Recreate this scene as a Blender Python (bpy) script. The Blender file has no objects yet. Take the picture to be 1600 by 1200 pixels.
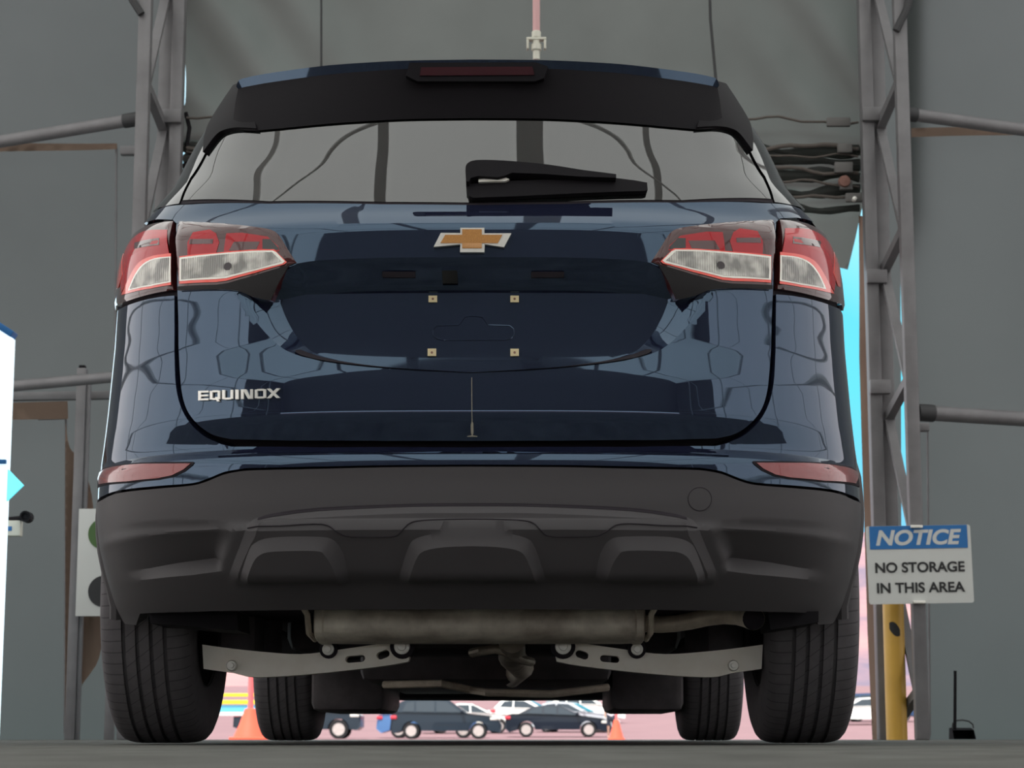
import bpy, bmesh, math, random
import numpy as np
from mathutils import Vector
from mathutils.geometry import delaunay_2d_cdt, tessellate_polygon

random.seed(7)
rng = np.random.default_rng(7)
scene = bpy.context.scene
C = scene.collection

# ------------------------------------------------------------------ camera
F = 3300.0                                   # focal length in pixels of the 1600x1200 frame
HC = 0.02                                    # lens height above the floor
PIT = math.atan(550 / F)
PSI = math.atan(33 * math.cos(PIT) / F)
cam_d = bpy.data.cameras.new('camera')
cam = bpy.data.objects.new('camera', cam_d)
C.objects.link(cam)
cam.location = (0, 0, HC)
cam.rotation_euler = (math.pi / 2 + PIT, 0, PSI)
cam_d.sensor_fit = 'HORIZONTAL'
cam_d.sensor_width = 36
cam_d.lens = F / 1600 * 36
cam_d.clip_start = 0.02
cam_d.clip_end = 3000
cam_d.dof.use_dof = True
cam_d.dof.focus_distance = 4.75
cam_d.dof.aperture_fstop = 13
scene.camera = cam

# ------------------------------------------------------------------ sky, sun, exposure
world = bpy.data.worlds.new('sky')
scene.world = world
world.use_nodes = True
wn = world.node_tree.nodes
wl = world.node_tree.links
wn.clear()
w_out = wn.new('ShaderNodeOutputWorld')
w_bg = wn.new('ShaderNodeBackground')
w_tc = wn.new('ShaderNodeTexCoord')
w_sep = wn.new('ShaderNodeSeparateXYZ')
w_ramp = wn.new('ShaderNodeValToRGB')
wl.new(w_tc.outputs['Generated'], w_sep.inputs[0])
wl.new(w_sep.outputs['Z'], w_ramp.inputs[0])
# deep blue-green low sky ahead of the doorway, bright pale haze everywhere else
w_mr = wn.new('ShaderNodeMapRange')
w_mr.inputs['From Min'].default_value = 0.90
w_mr.inputs['From Max'].default_value = 0.97
w_mix = wn.new('ShaderNodeMix')
w_mix.data_type = 'RGBA'
w_mix.inputs['A'].default_value = (1.72, 1.82, 1.87, 1)
wl.new(w_sep.outputs['Y'], w_mr.inputs[0])
wl.new(w_mr.outputs[0], w_mix.inputs['Factor'])
wl.new(w_ramp.outputs[0], w_mix.inputs['B'])
wl.new(w_mix.outputs['Result'], w_bg.inputs[0])
wl.new(w_bg.outputs[0], w_out.inputs[0])
el = w_ramp.color_ramp.elements
el[0].position = 0.0
el[0].color = (0.42, 0.66, 1.0, 1)
el[1].position = 1.0
el[1].color = (0.45, 0.55, 0.62, 1)
for p_, c_ in ((0.08, (0.25, 0.66, 1.0, 1)), (0.16, (0.155, 0.80, 1.0, 1)), (0.3, (0.16, 0.72, 1.0, 1)), (0.5, (0.40, 0.55, 0.68, 1))):
    e_ = el.new(p_)
    e_.color = c_
w_bg.inputs[1].default_value = 1.1

sun_d = bpy.data.lights.new('sun', 'SUN')
sun = bpy.data.objects.new('sun', sun_d)
C.objects.link(sun)
sun_d.energy = 5.8
sun_d.angle = math.radians(0.6)
sun_d.color = (1.0, 0.97, 0.92)
sun_dir = Vector((0.22, 0.42, -0.88))        # light travels forward, a little to the right, mostly down
sun.rotation_euler = sun_dir.to_track_quat('-Z', 'Y').to_euler()
sun.location = (0, 0, 30)

vs = scene.view_settings
vs.view_transform = 'Standard'
vs.look = 'None'
vs.gamma = 1
vs.use_curve_mapping = False
vs.exposure = 0.0

# ------------------------------------------------------------------ pixel <-> place helpers
fw = np.array((-math.sin(PSI) * math.cos(PIT), math.cos(PSI) * math.cos(PIT), math.sin(PIT)))
rt = np.array((math.cos(PSI), math.sin(PSI), 0.0))
upv = np.cross(rt, fw)
CAM = np.array((0, 0, HC))


def ray(px, py):
    d = fw * F + rt * (px - 800) + upv * (600 - py)
    return d / d[1]


def at(px, py, y):
    """the point at distance y seen at a pixel of the 1600x1200 photograph"""
    return CAM + ray(px, py) * y


# ------------------------------------------------------------------ object helpers
ORG = {}


def thing(name, label, cat, loc=(0, 0, 0), rotz=0.0, group=None):
    o = bpy.data.objects.new(name, None)
    C.objects.link(o)
    o.location = loc
    o.rotation_euler = (0, 0, rotz)
    o.empty_display_size = 0.1
    o['label'] = label
    o['category'] = cat
    if group:
        o['group'] = group
    ORG[o.name] = Vector(loc)
    return o


def tag(o, label=None, cat=None, group=None, kind=None):
    if label:
        o['label'] = label
    if cat:
        o['category'] = cat
    if group:
        o['group'] = group
    if kind:
        o['kind'] = kind
    return o


def root_org(o):
    while o.parent:
        o = o.parent
    return ORG.get(o.name, Vector((0, 0, 0)))


def mk(name, verts, faces, mat, parent=None, smooth=True, sharp=35, local=False, label=None):
    """one mesh object; verts in world coordinates unless local"""
    me = bpy.data.meshes.new(name)
    v = [tuple(map(float, p)) for p in verts]
    if parent is not None:
        if not local:
            o = root_org(parent)
            v = [(a - o.x, b - o.y, c - o.z) for a, b, c in v]
        me.from_pydata(v, [], faces)
        ob = bpy.data.objects.new(name, me)
        C.objects.link(ob)
        ob.parent = parent
    else:
        me.from_pydata(v, [], faces)
        ob = bpy.data.objects.new(name, me)
        C.objects.link(ob)
    mats = mat if isinstance(mat, (list, tuple)) else [mat]
    for m in mats:
        me.materials.append(m)
    if smooth and len(me.polygons):
        me.polygons.foreach_set('use_smooth', [True] * len(me.polygons))
        if sharp < 180:
            me.set_sharp_from_angle(angle=math.radians(sharp))
    me.update()
    if label:
        ob['label'] = label
    return ob


class MB:
    """collects boxes, bars, tubes, lathes and prisms into ONE mesh"""

    def __init__(self):
        self.v = []
        self.f = []

    def add(self, v, f):
        n = len(self.v)
        self.v += [tuple(map(float, p)) for p in v]
        self.f += [tuple(i + n for i in q) for q in f]
        return self

    def bm(self, bm):
        bm.verts.index_update()
        self.add([v.co[:] for v in bm.verts], [[w.index for w in f.verts] for f in bm.faces])
        bm.free()
        return self

    def box(self, c, s, bevel=0.0, rz=0.0, seg=2):
        bm = bmesh.new()
        bmesh.ops.create_cube(bm, size=1)
        bmesh.ops.scale(bm, vec=s, verts=bm.verts)
        if bevel > 0:
            bmesh.ops.bevel(bm, geom=list(bm.edges), offset=bevel, segments=seg, profile=0.5, affect='EDGES')
        if rz:
            from mathutils import Matrix
            bmesh.ops.rotate(bm, cent=(0, 0, 0), matrix=Matrix.Rotation(rz, 3, 'Z'), verts=bm.verts)
        bmesh.ops.translate(bm, vec=c, verts=bm.verts)
        return self.bm(bm)

    def bar(self, p0, p1, w, h=None, bevel=0.0):
        """square bar between two points"""
        h = h or w
        p0 = Vector(p0)
        p1 = Vector(p1)
        d = (p1 - p0)
        L = d.length
        bm = bmesh.new()
        bmesh.ops.create_cube(bm, size=1)
        bmesh.ops.scale(bm, vec=(w, h, L), verts=bm.verts)
        if bevel > 0:
            bmesh.ops.bevel(bm, geom=list(bm.edges), offset=bevel, segments=2, profile=0.5, affect='EDGES')
        q = Vector((0, 0, 1)).rotation_difference(d.normalized())
        if abs(d.normalized().z) < 0.999:
            # keep one face of the bar vertical
            zz = d.normalized()
            xx = Vector((0, 0, 1)).cross(zz).normalized()
            yy = zz.cross(xx)
            from mathutils import Matrix
            m = Matrix((xx, yy, zz)).transposed()
        else:
            m = q.to_matrix()
        bmesh.ops.rotate(bm, cent=(0, 0, 0), matrix=m, verts=bm.verts)
        bmesh.ops.translate(bm, vec=(p0 + p1) / 2, verts=bm.verts)
        return self.bm(bm)

    def tube(self, pts, r, n=10, closed=False, cap=True):
        P = [Vector(p) for p in pts]
        R = r if isinstance(r, (list, tuple)) else [r] * len(P)
        rings = []
        N = len(P)
        prev = None
        for i in range(N):
            if closed:
                t = (P[(i + 1) % N] - P[i - 1]).normalized()
            else:
                t = (P[min(i + 1, N - 1)] - P[max(i - 1, 0)]).normalized()
            if prev is None:
                a = Vector((0, 0, 1)) if abs(t.z) < 0.9 else Vector((1, 0, 0))
                x = (a - t * a.dot(t)).normalized()
            else:
                x = (prev - t * prev.dot(t)).normalized()
            prev = x
            y = t.cross(x)
            rings.append([P[i] + (x * math.cos(2 * math.pi * k / n) + y * math.sin(2 * math.pi * k / n)) * R[i] for k in range(n)])
        v = [p[:] for r_ in rings for p in r_]
        f = []
        M = N if closed else N - 1
        for i in range(M):
            j = (i + 1) % N
            for k in range(n):
                f.append((i * n + k, i * n + (k + 1) % n, j * n + (k + 1) % n, j * n + k))
        if cap and not closed:
            f.append(tuple(range(n - 1, -1, -1)))
            f.append(tuple((N - 1) * n + k for k in range(n)))
        return self.add(v, f)

    def lathe(self, prof, c, axis='Z', n=32, cap=True):
        """prof: list of (radius, along)"""
        v = []
        f = []
        for r, h in prof:
            for k in range(n):
                a = 2 * math.pi * k / n
                p, q = r * math.cos(a), r * math.sin(a)
                v.append({'Z': (c[0] + p, c[1] + q, c[2] + h), 'X': (c[0] + h, c[1] + p, c[2] + q), 'Y': (c[0] + q, c[1] + h, c[2] + p)}[axis])
        for i in range(len(prof) - 1):
            for k in range(n):
                f.append((i * n + k, i * n + (k + 1) % n, (i + 1) * n + (k + 1) % n, (i + 1) * n + k))
        if cap:
            if prof[0][0] > 1e-5:
                f.append(tuple(range(n - 1, -1, -1)))
            if prof[-1][0] > 1e-5:
                f.append(tuple((len(prof) - 1) * n + k for k in range(n)))
        return self.add(v, f)

    def prism(self, loops, front, back):
        """loops of points (outer first, then holes); front/back map (i,(p)) -> 3-D points"""
        tri = tessellate_polygon([[Vector((p[0], p[1], 0)) for p in lp] for lp in loops])
        flat = [p for lp in loops for p in lp]
        n = len(flat)
        v = [front(p) for p in flat] + [back(p) for p in flat]
        f = [tuple(t) for t in tri] + [tuple(n + i for i in reversed(t)) for t in tri]
        self.add(v, f)
        s = 0
        for lp in loops:
            m = len(lp)
            vv = [front(p) for p in lp] + [back(p) for p in lp]
            self.add(vv, [(i, m + i, m + (i + 1) % m, (i + 1) % m) for i in range(m)])
            s += m
        return self

    def build(self, name, mat, parent=None, smooth=True, sharp=35, local=False, label=None):
        me_o = mk(name, self.v, self.f, mat, parent, smooth, sharp, local, label)
        bm = bmesh.new()
        bm.from_mesh(me_o.data)
        bmesh.ops.recalc_face_normals(bm, faces=bm.faces)
        bm.to_mesh(me_o.data)
        bm.free()
        return me_o


def dup(root, label=None, **kw):
    """a copy of a thing with copies of its parts and sub-parts"""
    r = root.copy()
    C.objects.link(r)
    if label:
        r['label'] = label
    for ch in list(root.children):
        c = ch.copy()
        C.objects.link(c)
        c.parent = r
        for g in list(ch.children):
            d = g.copy()
            C.objects.link(d)
            d.parent = c
    return r


def text_mesh(s, size, shear=0.0, bold=0.0, width=1.0):
    """flat triangles of a line of lettering, in x/y, centred"""
    cu = bpy.data.curves.new('lettering', 'FONT')
    cu.body = s
    cu.size = size
    cu.shear = shear
    cu.offset = bold
    cu.align_x = 'CENTER'
    cu.align_y = 'CENTER'
    o = bpy.data.objects.new('lettering', cu)
    C.objects.link(o)
    dg = bpy.context.evaluated_depsgraph_get()
    dg.update()
    me = o.evaluated_get(dg).to_mesh()
    v = [(p.co.x * width, p.co.y) for p in me.vertices]
    f = [tuple(q.vertices) for q in me.polygons]
    bpy.data.objects.remove(o)
    bpy.data.curves.remove(cu)
    return v, f


# ------------------------------------------------------------------ materials
def srgb(r, g, b):
    return tuple(((c / 255) / 12.92 if c / 255 < 0.04045 else ((c / 255 + 0.055) / 1.055) ** 2.4) for c in (r, g, b)) + (1,)


def mat(name, col, rough=0.5, metal=0.0, coat=0.0, spec=0.5, ior=1.45, emit=None, estr=0.0, coat_rough=0.02, noise=None, bump=None, alpha=None):
    """noise = (scale, amount, second colour); bump = (scale, strength)"""
    m = bpy.data.materials.new(name)
    m.use_nodes = True
    nt = m.node_tree
    b = nt.nodes['Principled BSDF']
    col = tuple(col) + ((1,) if len(col) == 3 else ())
    b.inputs['Base Color'].default_value = col
    b.inputs['Roughness'].default_value = rough
    b.inputs['Metallic'].default_value = metal
    b.inputs['IOR'].default_value = ior
    b.inputs['Specular IOR Level'].default_value = spec
    b.inputs['Coat Weight'].default_value = coat
    b.inputs['Coat Roughness'].default_value = coat_rough
    if emit:
        b.inputs['Emission Color'].default_value = tuple(emit) + ((1,) if len(emit) == 3 else ())
        b.inputs['Emission Strength'].default_value = estr
    if noise:
        tc = nt.nodes.new('ShaderNodeTexCoord')
        nz = nt.nodes.new('ShaderNodeTexNoise')
        nz.inputs['Scale'].default_value = noise[0]
        nz.inputs['Detail'].default_value = 6
        nz.inputs['Roughness'].default_value = 0.6
        nt.links.new(tc.outputs['Object'], nz.inputs['Vector'])
        rp = nt.nodes.new('ShaderNodeValToRGB')
        rp.color_ramp.elements[0].position = 0.5 - noise[1]
        rp.color_ramp.elements[1].position = 0.5 + noise[1]
        rp.color_ramp.elements[0].color = tuple(noise[2]) + ((1,) if len(noise[2]) == 3 else ())
        rp.color_ramp.elements[1].color = col
        nt.links.new(nz.outputs['Fac'], rp.inputs[0])
        nt.links.new(rp.outputs[0], b.inputs['Base Color'])
    if bump:
        tc = nt.nodes.new('ShaderNodeTexCoord')
        nz = nt.nodes.new('ShaderNodeTexNoise')
        nz.inputs['Scale'].default_value = bump[0]
        nz.inputs['Detail'].default_value = 4
        nt.links.new(tc.outputs['Object'], nz.inputs['Vector'])
        bp = nt.nodes.new('ShaderNodeBump')
        bp.inputs['Strength'].default_value = bump[1]
        bp.inputs['Distance'].default_value = 0.01
        nt.links.new(nz.outputs['Fac'], bp.inputs['Height'])
        nt.links.new(bp.outputs[0], b.inputs['Normal'])
    return m


def fabric(name, diff, trans, mixv=0.5, noise_scale=0.6, amount=0.12):
    """cloth that lets daylight through: diffuse + translucent, with faint soiling"""
    m = bpy.data.materials.new(name)
    m.use_nodes = True
    nt = m.node_tree
    nt.nodes.remove(nt.nodes['Principled BSDF'])
    out = nt.nodes['Material Output']
    d = nt.nodes.new('ShaderNodeBsdfDiffuse')
    t = nt.nodes.new('ShaderNodeBsdfTranslucent')
    mx = nt.nodes.new('ShaderNodeMixShader')
    mx.inputs[0].default_value = mixv
    nt.links.new(d.outputs[0], mx.inputs[1])
    nt.links.new(t.outputs[0], mx.inputs[2])
    nt.links.new(mx.outputs[0], out.inputs[0])
    tc = nt.nodes.new('ShaderNodeTexCoord')
    nz = nt.nodes.new('ShaderNodeTexNoise')
    nz.inputs['Scale'].default_value = noise_scale
    nz.inputs['Detail'].default_value = 5
    nt.links.new(tc.outputs['Object'], nz.inputs['Vector'])
    mr = nt.nodes.new('ShaderNodeMapRange')
    mr.inputs['From Min'].default_value = 0.3
    mr.inputs['From Max'].default_value = 0.7
    mr.inputs['To Min'].default_value = 1 - amount
    mr.inputs['To Max'].default_value = 1 + amount * 0.4
    nt.links.new(nz.outputs['Fac'], mr.inputs[0])
    for node, colr in ((d, diff), (t, trans)):
        mm = nt.nodes.new('ShaderNodeMix')
        mm.data_type = 'RGBA'
        mm.blend_type = 'MULTIPLY'
        mm.inputs['Factor'].default_value = 1
        mm.inputs['A'].default_value = tuple(colr) + (1,)
        nt.links.new(mr.outputs[0], mm.inputs['B'])
        nt.links.new(mm.outputs['Result'], node.inputs['Color'])
    return m


M = {}
M['paint'] = mat('blue_paint', (0.010, 0.012, 0.027), rough=0.025, ior=1.95)
M['paint'].node_tree.nodes['Principled BSDF'].inputs['Specular Tint'].default_value = (0.50, 0.73, 1.0, 1)
M['gap'] = mat('black_gap', (0.030, 0.026, 0.031), rough=0.8, spec=0.1)
M['plastic'] = mat('charcoal_plastic', (0.054, 0.050, 0.053), rough=0.55, spec=0.35, bump=(900, 0.05))
M['plastic2'] = mat('black_plastic', (0.011, 0.010, 0.012), rough=0.6, spec=0.1)
M['dark_steel'] = mat('dark_steel', (0.04, 0.04, 0.042), rough=0.6, metal=0.2)
M['gloss'] = mat('gloss_black', (0.006, 0.006, 0.007), rough=0.06, coat=0.6)
M['glass'] = mat('privacy_glass', (0.006, 0.007, 0.007), rough=0.015, ior=2.1)
M['chrome'] = mat('chrome', (0.86, 0.85, 0.80), rough=0.12, metal=0.3)
M['gold'] = mat('gold_insert', srgb(196, 140, 72), rough=0.45, metal=0.0, coat=0.5, noise=(420, 0.2, srgb(170, 116, 58)[:3]))
M['lens_dark'] = mat('smoked_red_lens', (0.06, 0.012, 0.012), rough=0.10, coat=1.0, spec=0.3)
M['lens_red'] = mat('red_lens', (0.46, 0.018, 0.026), rough=0.12, coat=0.7, spec=0.1)
M['lens_maroon'] = mat('maroon_lens', (0.07, 0.010, 0.012), rough=0.1, coat=1.0)
M['lens_black'] = mat('black_lamp_plastic', (0.006, 0.005, 0.006), rough=0.45, spec=0.25)
M['lens_dim'] = mat('dim_red_lens', (0.035, 0.006, 0.010), rough=0.3, coat=0.2, spec=0.2)
M['led_red'] = mat('red_light_guide', (0.92, 0.07, 0.04), rough=0.15, coat=1.0)
M['clear'] = mat('clear_lens', (0.32, 0.32, 0.29), rough=0.12, coat=1.0, metal=0.45)
M['white_trim'] = mat('white_light_guide', (0.97, 0.95, 0.86), rough=0.15, coat=1.0)
M['reflector'] = mat('reflector_red', (0.26, 0.030, 0.030), rough=0.2, coat=0.8)
M['rubber'] = mat('tyre_rubber', (0.135, 0.126, 0.134), rough=0.75, spec=0.2, noise=(40, 0.25, (0.105, 0.098, 0.104)))
M['steel'] = mat('stamped_steel', (0.97, 0.93, 0.85), rough=0.5, metal=0.0, noise=(9, 0.2, (0.86, 0.80, 0.70)))
M['muffler'] = mat('muffler_steel', (0.95, 0.87, 0.74), rough=0.5, metal=0.1, noise=(7, 0.14, (0.42, 0.36, 0.30)))
M['rust'] = mat('exhaust_pipe', (0.85, 0.76, 0.62), rough=0.38, metal=0.35, noise=(14, 0.2, (0.50, 0.42, 0.34)))
M['cast'] = mat('dark_cast_metal', (0.10, 0.088, 0.092), rough=0.6, metal=0.1, noise=(12, 0.2, (0.055, 0.048, 0.052)))
M['bolt'] = mat('bolt_metal', (0.80, 0.78, 0.72), rough=0.4, metal=0.3)
M['clip'] = mat('cream_clip', srgb(205, 190, 150), rough=0.5)
M['dirt'] = mat('dried_dirt', (0.30, 0.28, 0.22), rough=0.9)
M['fabric'] = fabric('tent_fabric', (0.07, 0.073, 0.072), (0.165, 0.187, 0.180), 0.6)
M['side_fabric'] = fabric('side_wall_fabric', (0.45, 0.45, 0.44), (0.97, 0.97, 0.94), 0.97, 0.5, 0.06)
M['roof_fabric'] = fabric('roof_fabric', (0.42, 0.41, 0.39), (0.74, 0.74, 0.72), 0.5, 0.3, 0.06)
M['curtain'] = fabric('curtain_fabric', (0.09, 0.093, 0.088), (0.175, 0.196, 0.178), 0.6, 1.2, 0.14)
M['brown_cloth'] = fabric('brown_cloth', (0.22, 0.16, 0.125), (0.30, 0.20, 0.15), 0.4, 2.0, 0.2)
M['dark_wall'] = mat('dark_rear_wall', (0.20, 0.19, 0.19), rough=0.9, spec=0.1)  # dark tone added to unseen rear walls for the paint's reflections
M['alu'] = mat('grey_aluminium', (0.20, 0.195, 0.20), rough=0.5, metal=0.3, noise=(6, 0.25, (0.14, 0.135, 0.14)))
M['rib'] = mat('roof_steel', (0.80, 0.80, 0.78), rough=0.6, metal=0.2)
M['concrete'] = mat('concrete', (0.135, 0.135, 0.125), rough=0.85, spec=0.2, noise=(7, 0.18, (0.055, 0.055, 0.049)), bump=(90, 0.3))
M['asphalt'] = mat('sunlit_asphalt', (0.235, 0.142, 0.150), rough=0.95, spec=0.05, noise=(0.35, 0.25, (0.20, 0.122, 0.130)))
M['hill'] = mat('pink_hill', (0.37, 0.205, 0.20), rough=1.0, spec=0.0, noise=(0.03, 0.12, (0.16, 0.13, 0.17)))
M['white_line'] = mat('road_paint', (0.8, 0.75, 0.72), rough=0.8)
M['sign_white'] = mat('sign_white', (0.52, 0.53, 0.51), rough=0.5)
M['sign_blue'] = mat('sign_blue', (0.015, 0.13, 0.36), rough=0.5)
M['ink'] = mat('black_ink', (0.015, 0.015, 0.016), rough=0.6)
M['yellow'] = mat('bollard_yellow', (0.62, 0.36, 0.06), rough=0.4, noise=(5, 0.3, (0.5, 0.29, 0.05)))
M['cone'] = mat('cone_orange', (0.85, 0.11, 0.055), rough=0.6)
M['cone_pink'] = mat('faded_orange', (0.80, 0.16, 0.16), rough=0.6)
M['green'] = mat('green_disc', (0.05, 0.11, 0.025), rough=0.5)
M['glow_white'] = mat('glow_panel', (0.8, 0.9, 1.0), rough=0.5, emit=(0.72, 0.93, 1.0), estr=1.0)  # emission added to imitate bright sky, no lamp
M['glow_cyan'] = mat('glow_cyan', (0.2, 0.8, 0.9), rough=0.5, emit=(0.13, 0.78, 0.95), estr=1.0)  # same added glow, in the sky's cyan
M['pipe_pink'] = mat('pink_hose', (0.62, 0.36, 0.36), rough=0.5)
M['pvc'] = mat('white_pvc', (0.62, 0.61, 0.52), rough=0.4)
M['brick'] = mat('rust_mark', (0.20, 0.10, 0.08), rough=0.8)
M['cord_shade'] = mat('cord_shade_brown', (0.10, 0.085, 0.075), rough=0.9)
M['strap'] = mat('grey_strap', (0.13, 0.125, 0.12), rough=0.8)
M['barrier_yellow'] = mat('barrier_yellow', (0.85, 0.62, 0.03), rough=0.5)
M['barrier_blue'] = mat('barrier_blue', (0.10, 0.40, 0.62), rough=0.5)


def ribbed_lens():
    m = mat('clear_lens', (0.62, 0.61, 0.56), rough=0.18, coat=0.6, metal=0.35)
    nt = m.node_tree
    b = nt.nodes['Principled BSDF']
    tc = nt.nodes.new('ShaderNodeTexCoord')
    wv = nt.nodes.new('ShaderNodeTexWave')
    wv.inputs['Scale'].default_value = 60
    wv.inputs['Distortion'].default_value = 0.0
    nt.links.new(tc.outputs['Object'], wv.inputs['Vector'])
    bp = nt.nodes.new('ShaderNodeBump')
    bp.inputs['Strength'].default_value = 0.7
    bp.inputs['Distance'].default_value = 0.004
    nt.links.new(wv.outputs['Fac'], bp.inputs['Height'])
    nt.links.new(bp.outputs[0], b.inputs['Normal'])
    nz = nt.nodes.new('ShaderNodeTexNoise')
    nz.inputs['Scale'].default_value = 22
    nt.links.new(tc.outputs['Object'], nz.inputs['Vector'])
    rp = nt.nodes.new('ShaderNodeValToRGB')
    rp.color_ramp.elements[0].position = 0.4
    rp.color_ramp.elements[1].position = 0.62
    rp.color_ramp.elements[0].color = (0.24, 0.24, 0.22, 1)
    rp.color_ramp.elements[1].color = (0.66, 0.65, 0.59, 1)
    nt.links.new(nz.outputs['Fac'], rp.inputs[0])
    nt.links.new(rp.outputs[0], b.inputs['Base Color'])
    return m


M['clear'] = ribbed_lens()

# ================================================================== THE TENT (setting)
TX, TY0, TY1 = 7.5, -9.0, 11.6


def struct(name, mb, m, label=None, smooth=False, sharp=35):
    o = mb.build(name, m, None, smooth, sharp)
    o['kind'] = 'structure'
    if label:
        o['label'] = label
    return o


def roof_z(x):
    return 4.3 + 2.9 * (1 - (abs(x) / TX) ** 2.1)


mb = MB()
mb.add([(-TX, TY0, 0), (TX, TY0, 0), (TX, 11.9, 0), (-TX, 11.9, 0), (-TX, TY0, -0.4), (TX, TY0, -0.4), (TX, 11.9, -0.4), (-TX, 11.9, -0.4)],
       [(0, 1, 2, 3), (7, 6, 5, 4), (0, 4, 5, 1), (1, 5, 6, 2), (2, 6, 7, 3), (3, 7, 4, 0)])
struct('floor', mb, M['concrete'], 'bare grey concrete tent floor')

# roof: one fabric shell
xs = np.linspace(-TX, TX, 41)
v = [(x, y, roof_z(x)) for y in (TY0, TY1) for x in xs]
f = [(i, i + 1, 41 + i + 1, 41 + i) for i in range(40)]
struct('ceiling', MB().add(v, f), M['roof_fabric'], 'bright translucent tent roof', smooth=True, sharp=180)
for s, nm in ((-1, 'wall_left'), (1, 'wall_right')):
    struct(nm, MB().add([(s * TX, -3.6, 0), (s * TX, TY1, 0), (s * TX, TY1, 4.3), (s * TX, -3.6, 4.3)], [(0, 1, 2, 3)]), M['side_fabric'], 'pale fabric side wall of the tent')
    struct(nm + '_rear', MB().add([(s * TX, TY0, 0), (s * TX, -3.6, 0), (s * TX, -3.6, 4.3), (s * TX, TY0, 4.3)], [(0, 1, 2, 3)]), M['dark_wall'], 'unseen rear stretch of side wall, darkened for the paint reflections')

# back wall: unseen, darkened to shape the paint's reflections, above the open entrance
v = [(x, TY0, 1.0) for x in xs] + [(x, TY0, roof_z(x)) for x in xs]
struct('wall_back', MB().add(v, [(i, i + 1, 42 + i, 41 + i) for i in range(40)]), M['dark_wall'])

# end wall with the drive-through opening, in two side panels and a gable
OX0, OX1 = at(287, 300, 11.5)[0], at(1345, 300, 11.5)[0]
WY = 11.5


def end_panel(name, x0, x1, z0, label, wob, holes=()):
    nx, nz = 60, 24
    X = np.linspace(x0, x1, nx)
    v = []
    for j in range(nz):
        for x in X:
            zt = roof_z(x)
            z = z0 + (zt - z0) * j / (nz - 1)
            v.append((x, WY + wob * (math.sin(x * 5.1 + z * 0.6) + 0.5 * math.sin(x * 11.3 - z)), z))
    f = [(j * nx + i, j * nx + i + 1, (j + 1) * nx + i + 1, (j + 1) * nx + i) for j in range(nz - 1) for i in range(nx - 1)]
    return struct(name, MB().add(v, f), M['fabric'], label, smooth=True, sharp=180)


end_panel('wall_front_left', -TX, OX0 - 0.05, 0.0, 'pale fabric end wall left of the doorway', 0.012)
end_panel('wall_front_right', OX1 + 0.28, TX, 0.0, 'pale fabric end wall right of the doorway', 0.012)
end_panel('wall_front_gable', OX0 - 0.05, OX1 + 0.28, 4.9, 'fabric gable above the doorway', 0.0)

# frames of the roof and walls (seen mirrored in the glass and paint)
k = 1


def trim(mbx, m=None, label=None):
    global k
    o = struct('trim_%d' % k, mbx, m or M['rib'], label, smooth=True)
    k += 1
    return o


for y, fr_ in ((7.6, .05), (2.5, .04), (-2.4, .055), (-6.6, .055)):
    pts = [(-TX + 0.12, y, 0.0), (-TX + 0.12, y, 2.2), (-TX + 0.12, y, 4.15)] + [(x, y, roof_z(x) - 0.14) for x in np.linspace(-TX + 0.25, TX - 0.25, 25)] + [(TX - 0.12, y, 4.15), (TX - 0.12, y, 2.2), (TX - 0.12, y, 0.0)]
    trim(MB().tube(pts, fr_, 8), label='curved steel roof frame across the tent')
for x, w in ((-6.3, 0.07), (-3.7, 0.08), (-1.25, 0.09), (0.15, 0.15), (2.4, 0.09), (4.9, 0.08)):
    trim(MB().box((x, (TY0 + TY1) / 2, roof_z(x) - 0.1), (w * 2, TY1 - TY0 - 0.1, 0.05)), label='roof purlin along the tent')
for s in (-1, 1):
    for z in (1.3, 2.8, 4.2):
        trim(MB().tube([(s * (TX - 0.1), TY0 + 0.1, z), (s * (TX - 0.1), TY1 - 0.1, z)], 0.04, 8), label='side rail along the tent wall')
    for i, y in enumerate((7.6, 2.7, -2.4)):
        trim(MB().tube([(s * (TX - 0.1), y, 0.3), (s * (TX - 0.1), y - 4.0, 4.1)], 0.025, 6), label='diagonal wall brace')

# ================================================================== THE CAR: surface of its tail
XC = -0.127                                  # the car's centre line
Y0 = 4.37                                    # rearmost point of the bumper
AXR, AXF = 5.34, 8.065                       # axles
NEXP = 3.2

ZG = np.arange(0.05, 1.90, 0.002)
_gz = np.linspace(1.175, 1.90, 60)            # the glass leans further over towards its top
_gy = 0.132 + np.concatenate([[0], np.cumsum(np.diff(_gz) * (0.395 + (_gz[1:] - 1.175) * 0.42))])


def smooth_tab(pts, sig=0.006):
    z, y = zip(*pts)
    t = np.interp(ZG, z, y)
    kk = np.arange(-15, 16) * 0.002
    w = np.exp(-0.5 * (kk / sig) ** 2)
    w /= w.sum()
    return np.convolve(np.pad(t, 15, mode='edge'), w, mode='valid')


YC_T = Y0 + smooth_tab([(0.05, .30), (0.20, .22), (0.268, .15), (0.30, .115), (0.36, .055), (0.43, .012), (0.447, .0), (0.460, .010), (0.50, .010), (0.546, .012),
                        (0.556, .012), (0.60, .011), (0.605, .016), (0.613, .050), (0.626, .072), (0.694, .051), (0.774, .052), (0.85, .062), (0.976, .066), (1.020, .072), (1.114, .076),
                        (1.160, .123)] + list(zip(_gz, Y0 * 0 + _gy)), 0.004)
L_T = 5.30 - YC_T
L_T = np.where(ZG > 1.1, np.maximum(L_T, 0.45), L_T)

# half-width of the silhouette in pixels, by picture row
SIL = [(60, 352), (93, 362), (136, 376), (195, 416), (250, 451), (300, 476), (320, 489), (350, 517), (365, 529), (380, 541), (400, 553), (420, 559), (440, 563), (480, 567), (550, 571), (650, 581),
       (700, 587), (740, 593), (780, 596), (820, 595), (850, 592), (900, 581), (950, 566), (975, 553), (1010, 540), (1160, 520)]


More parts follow.
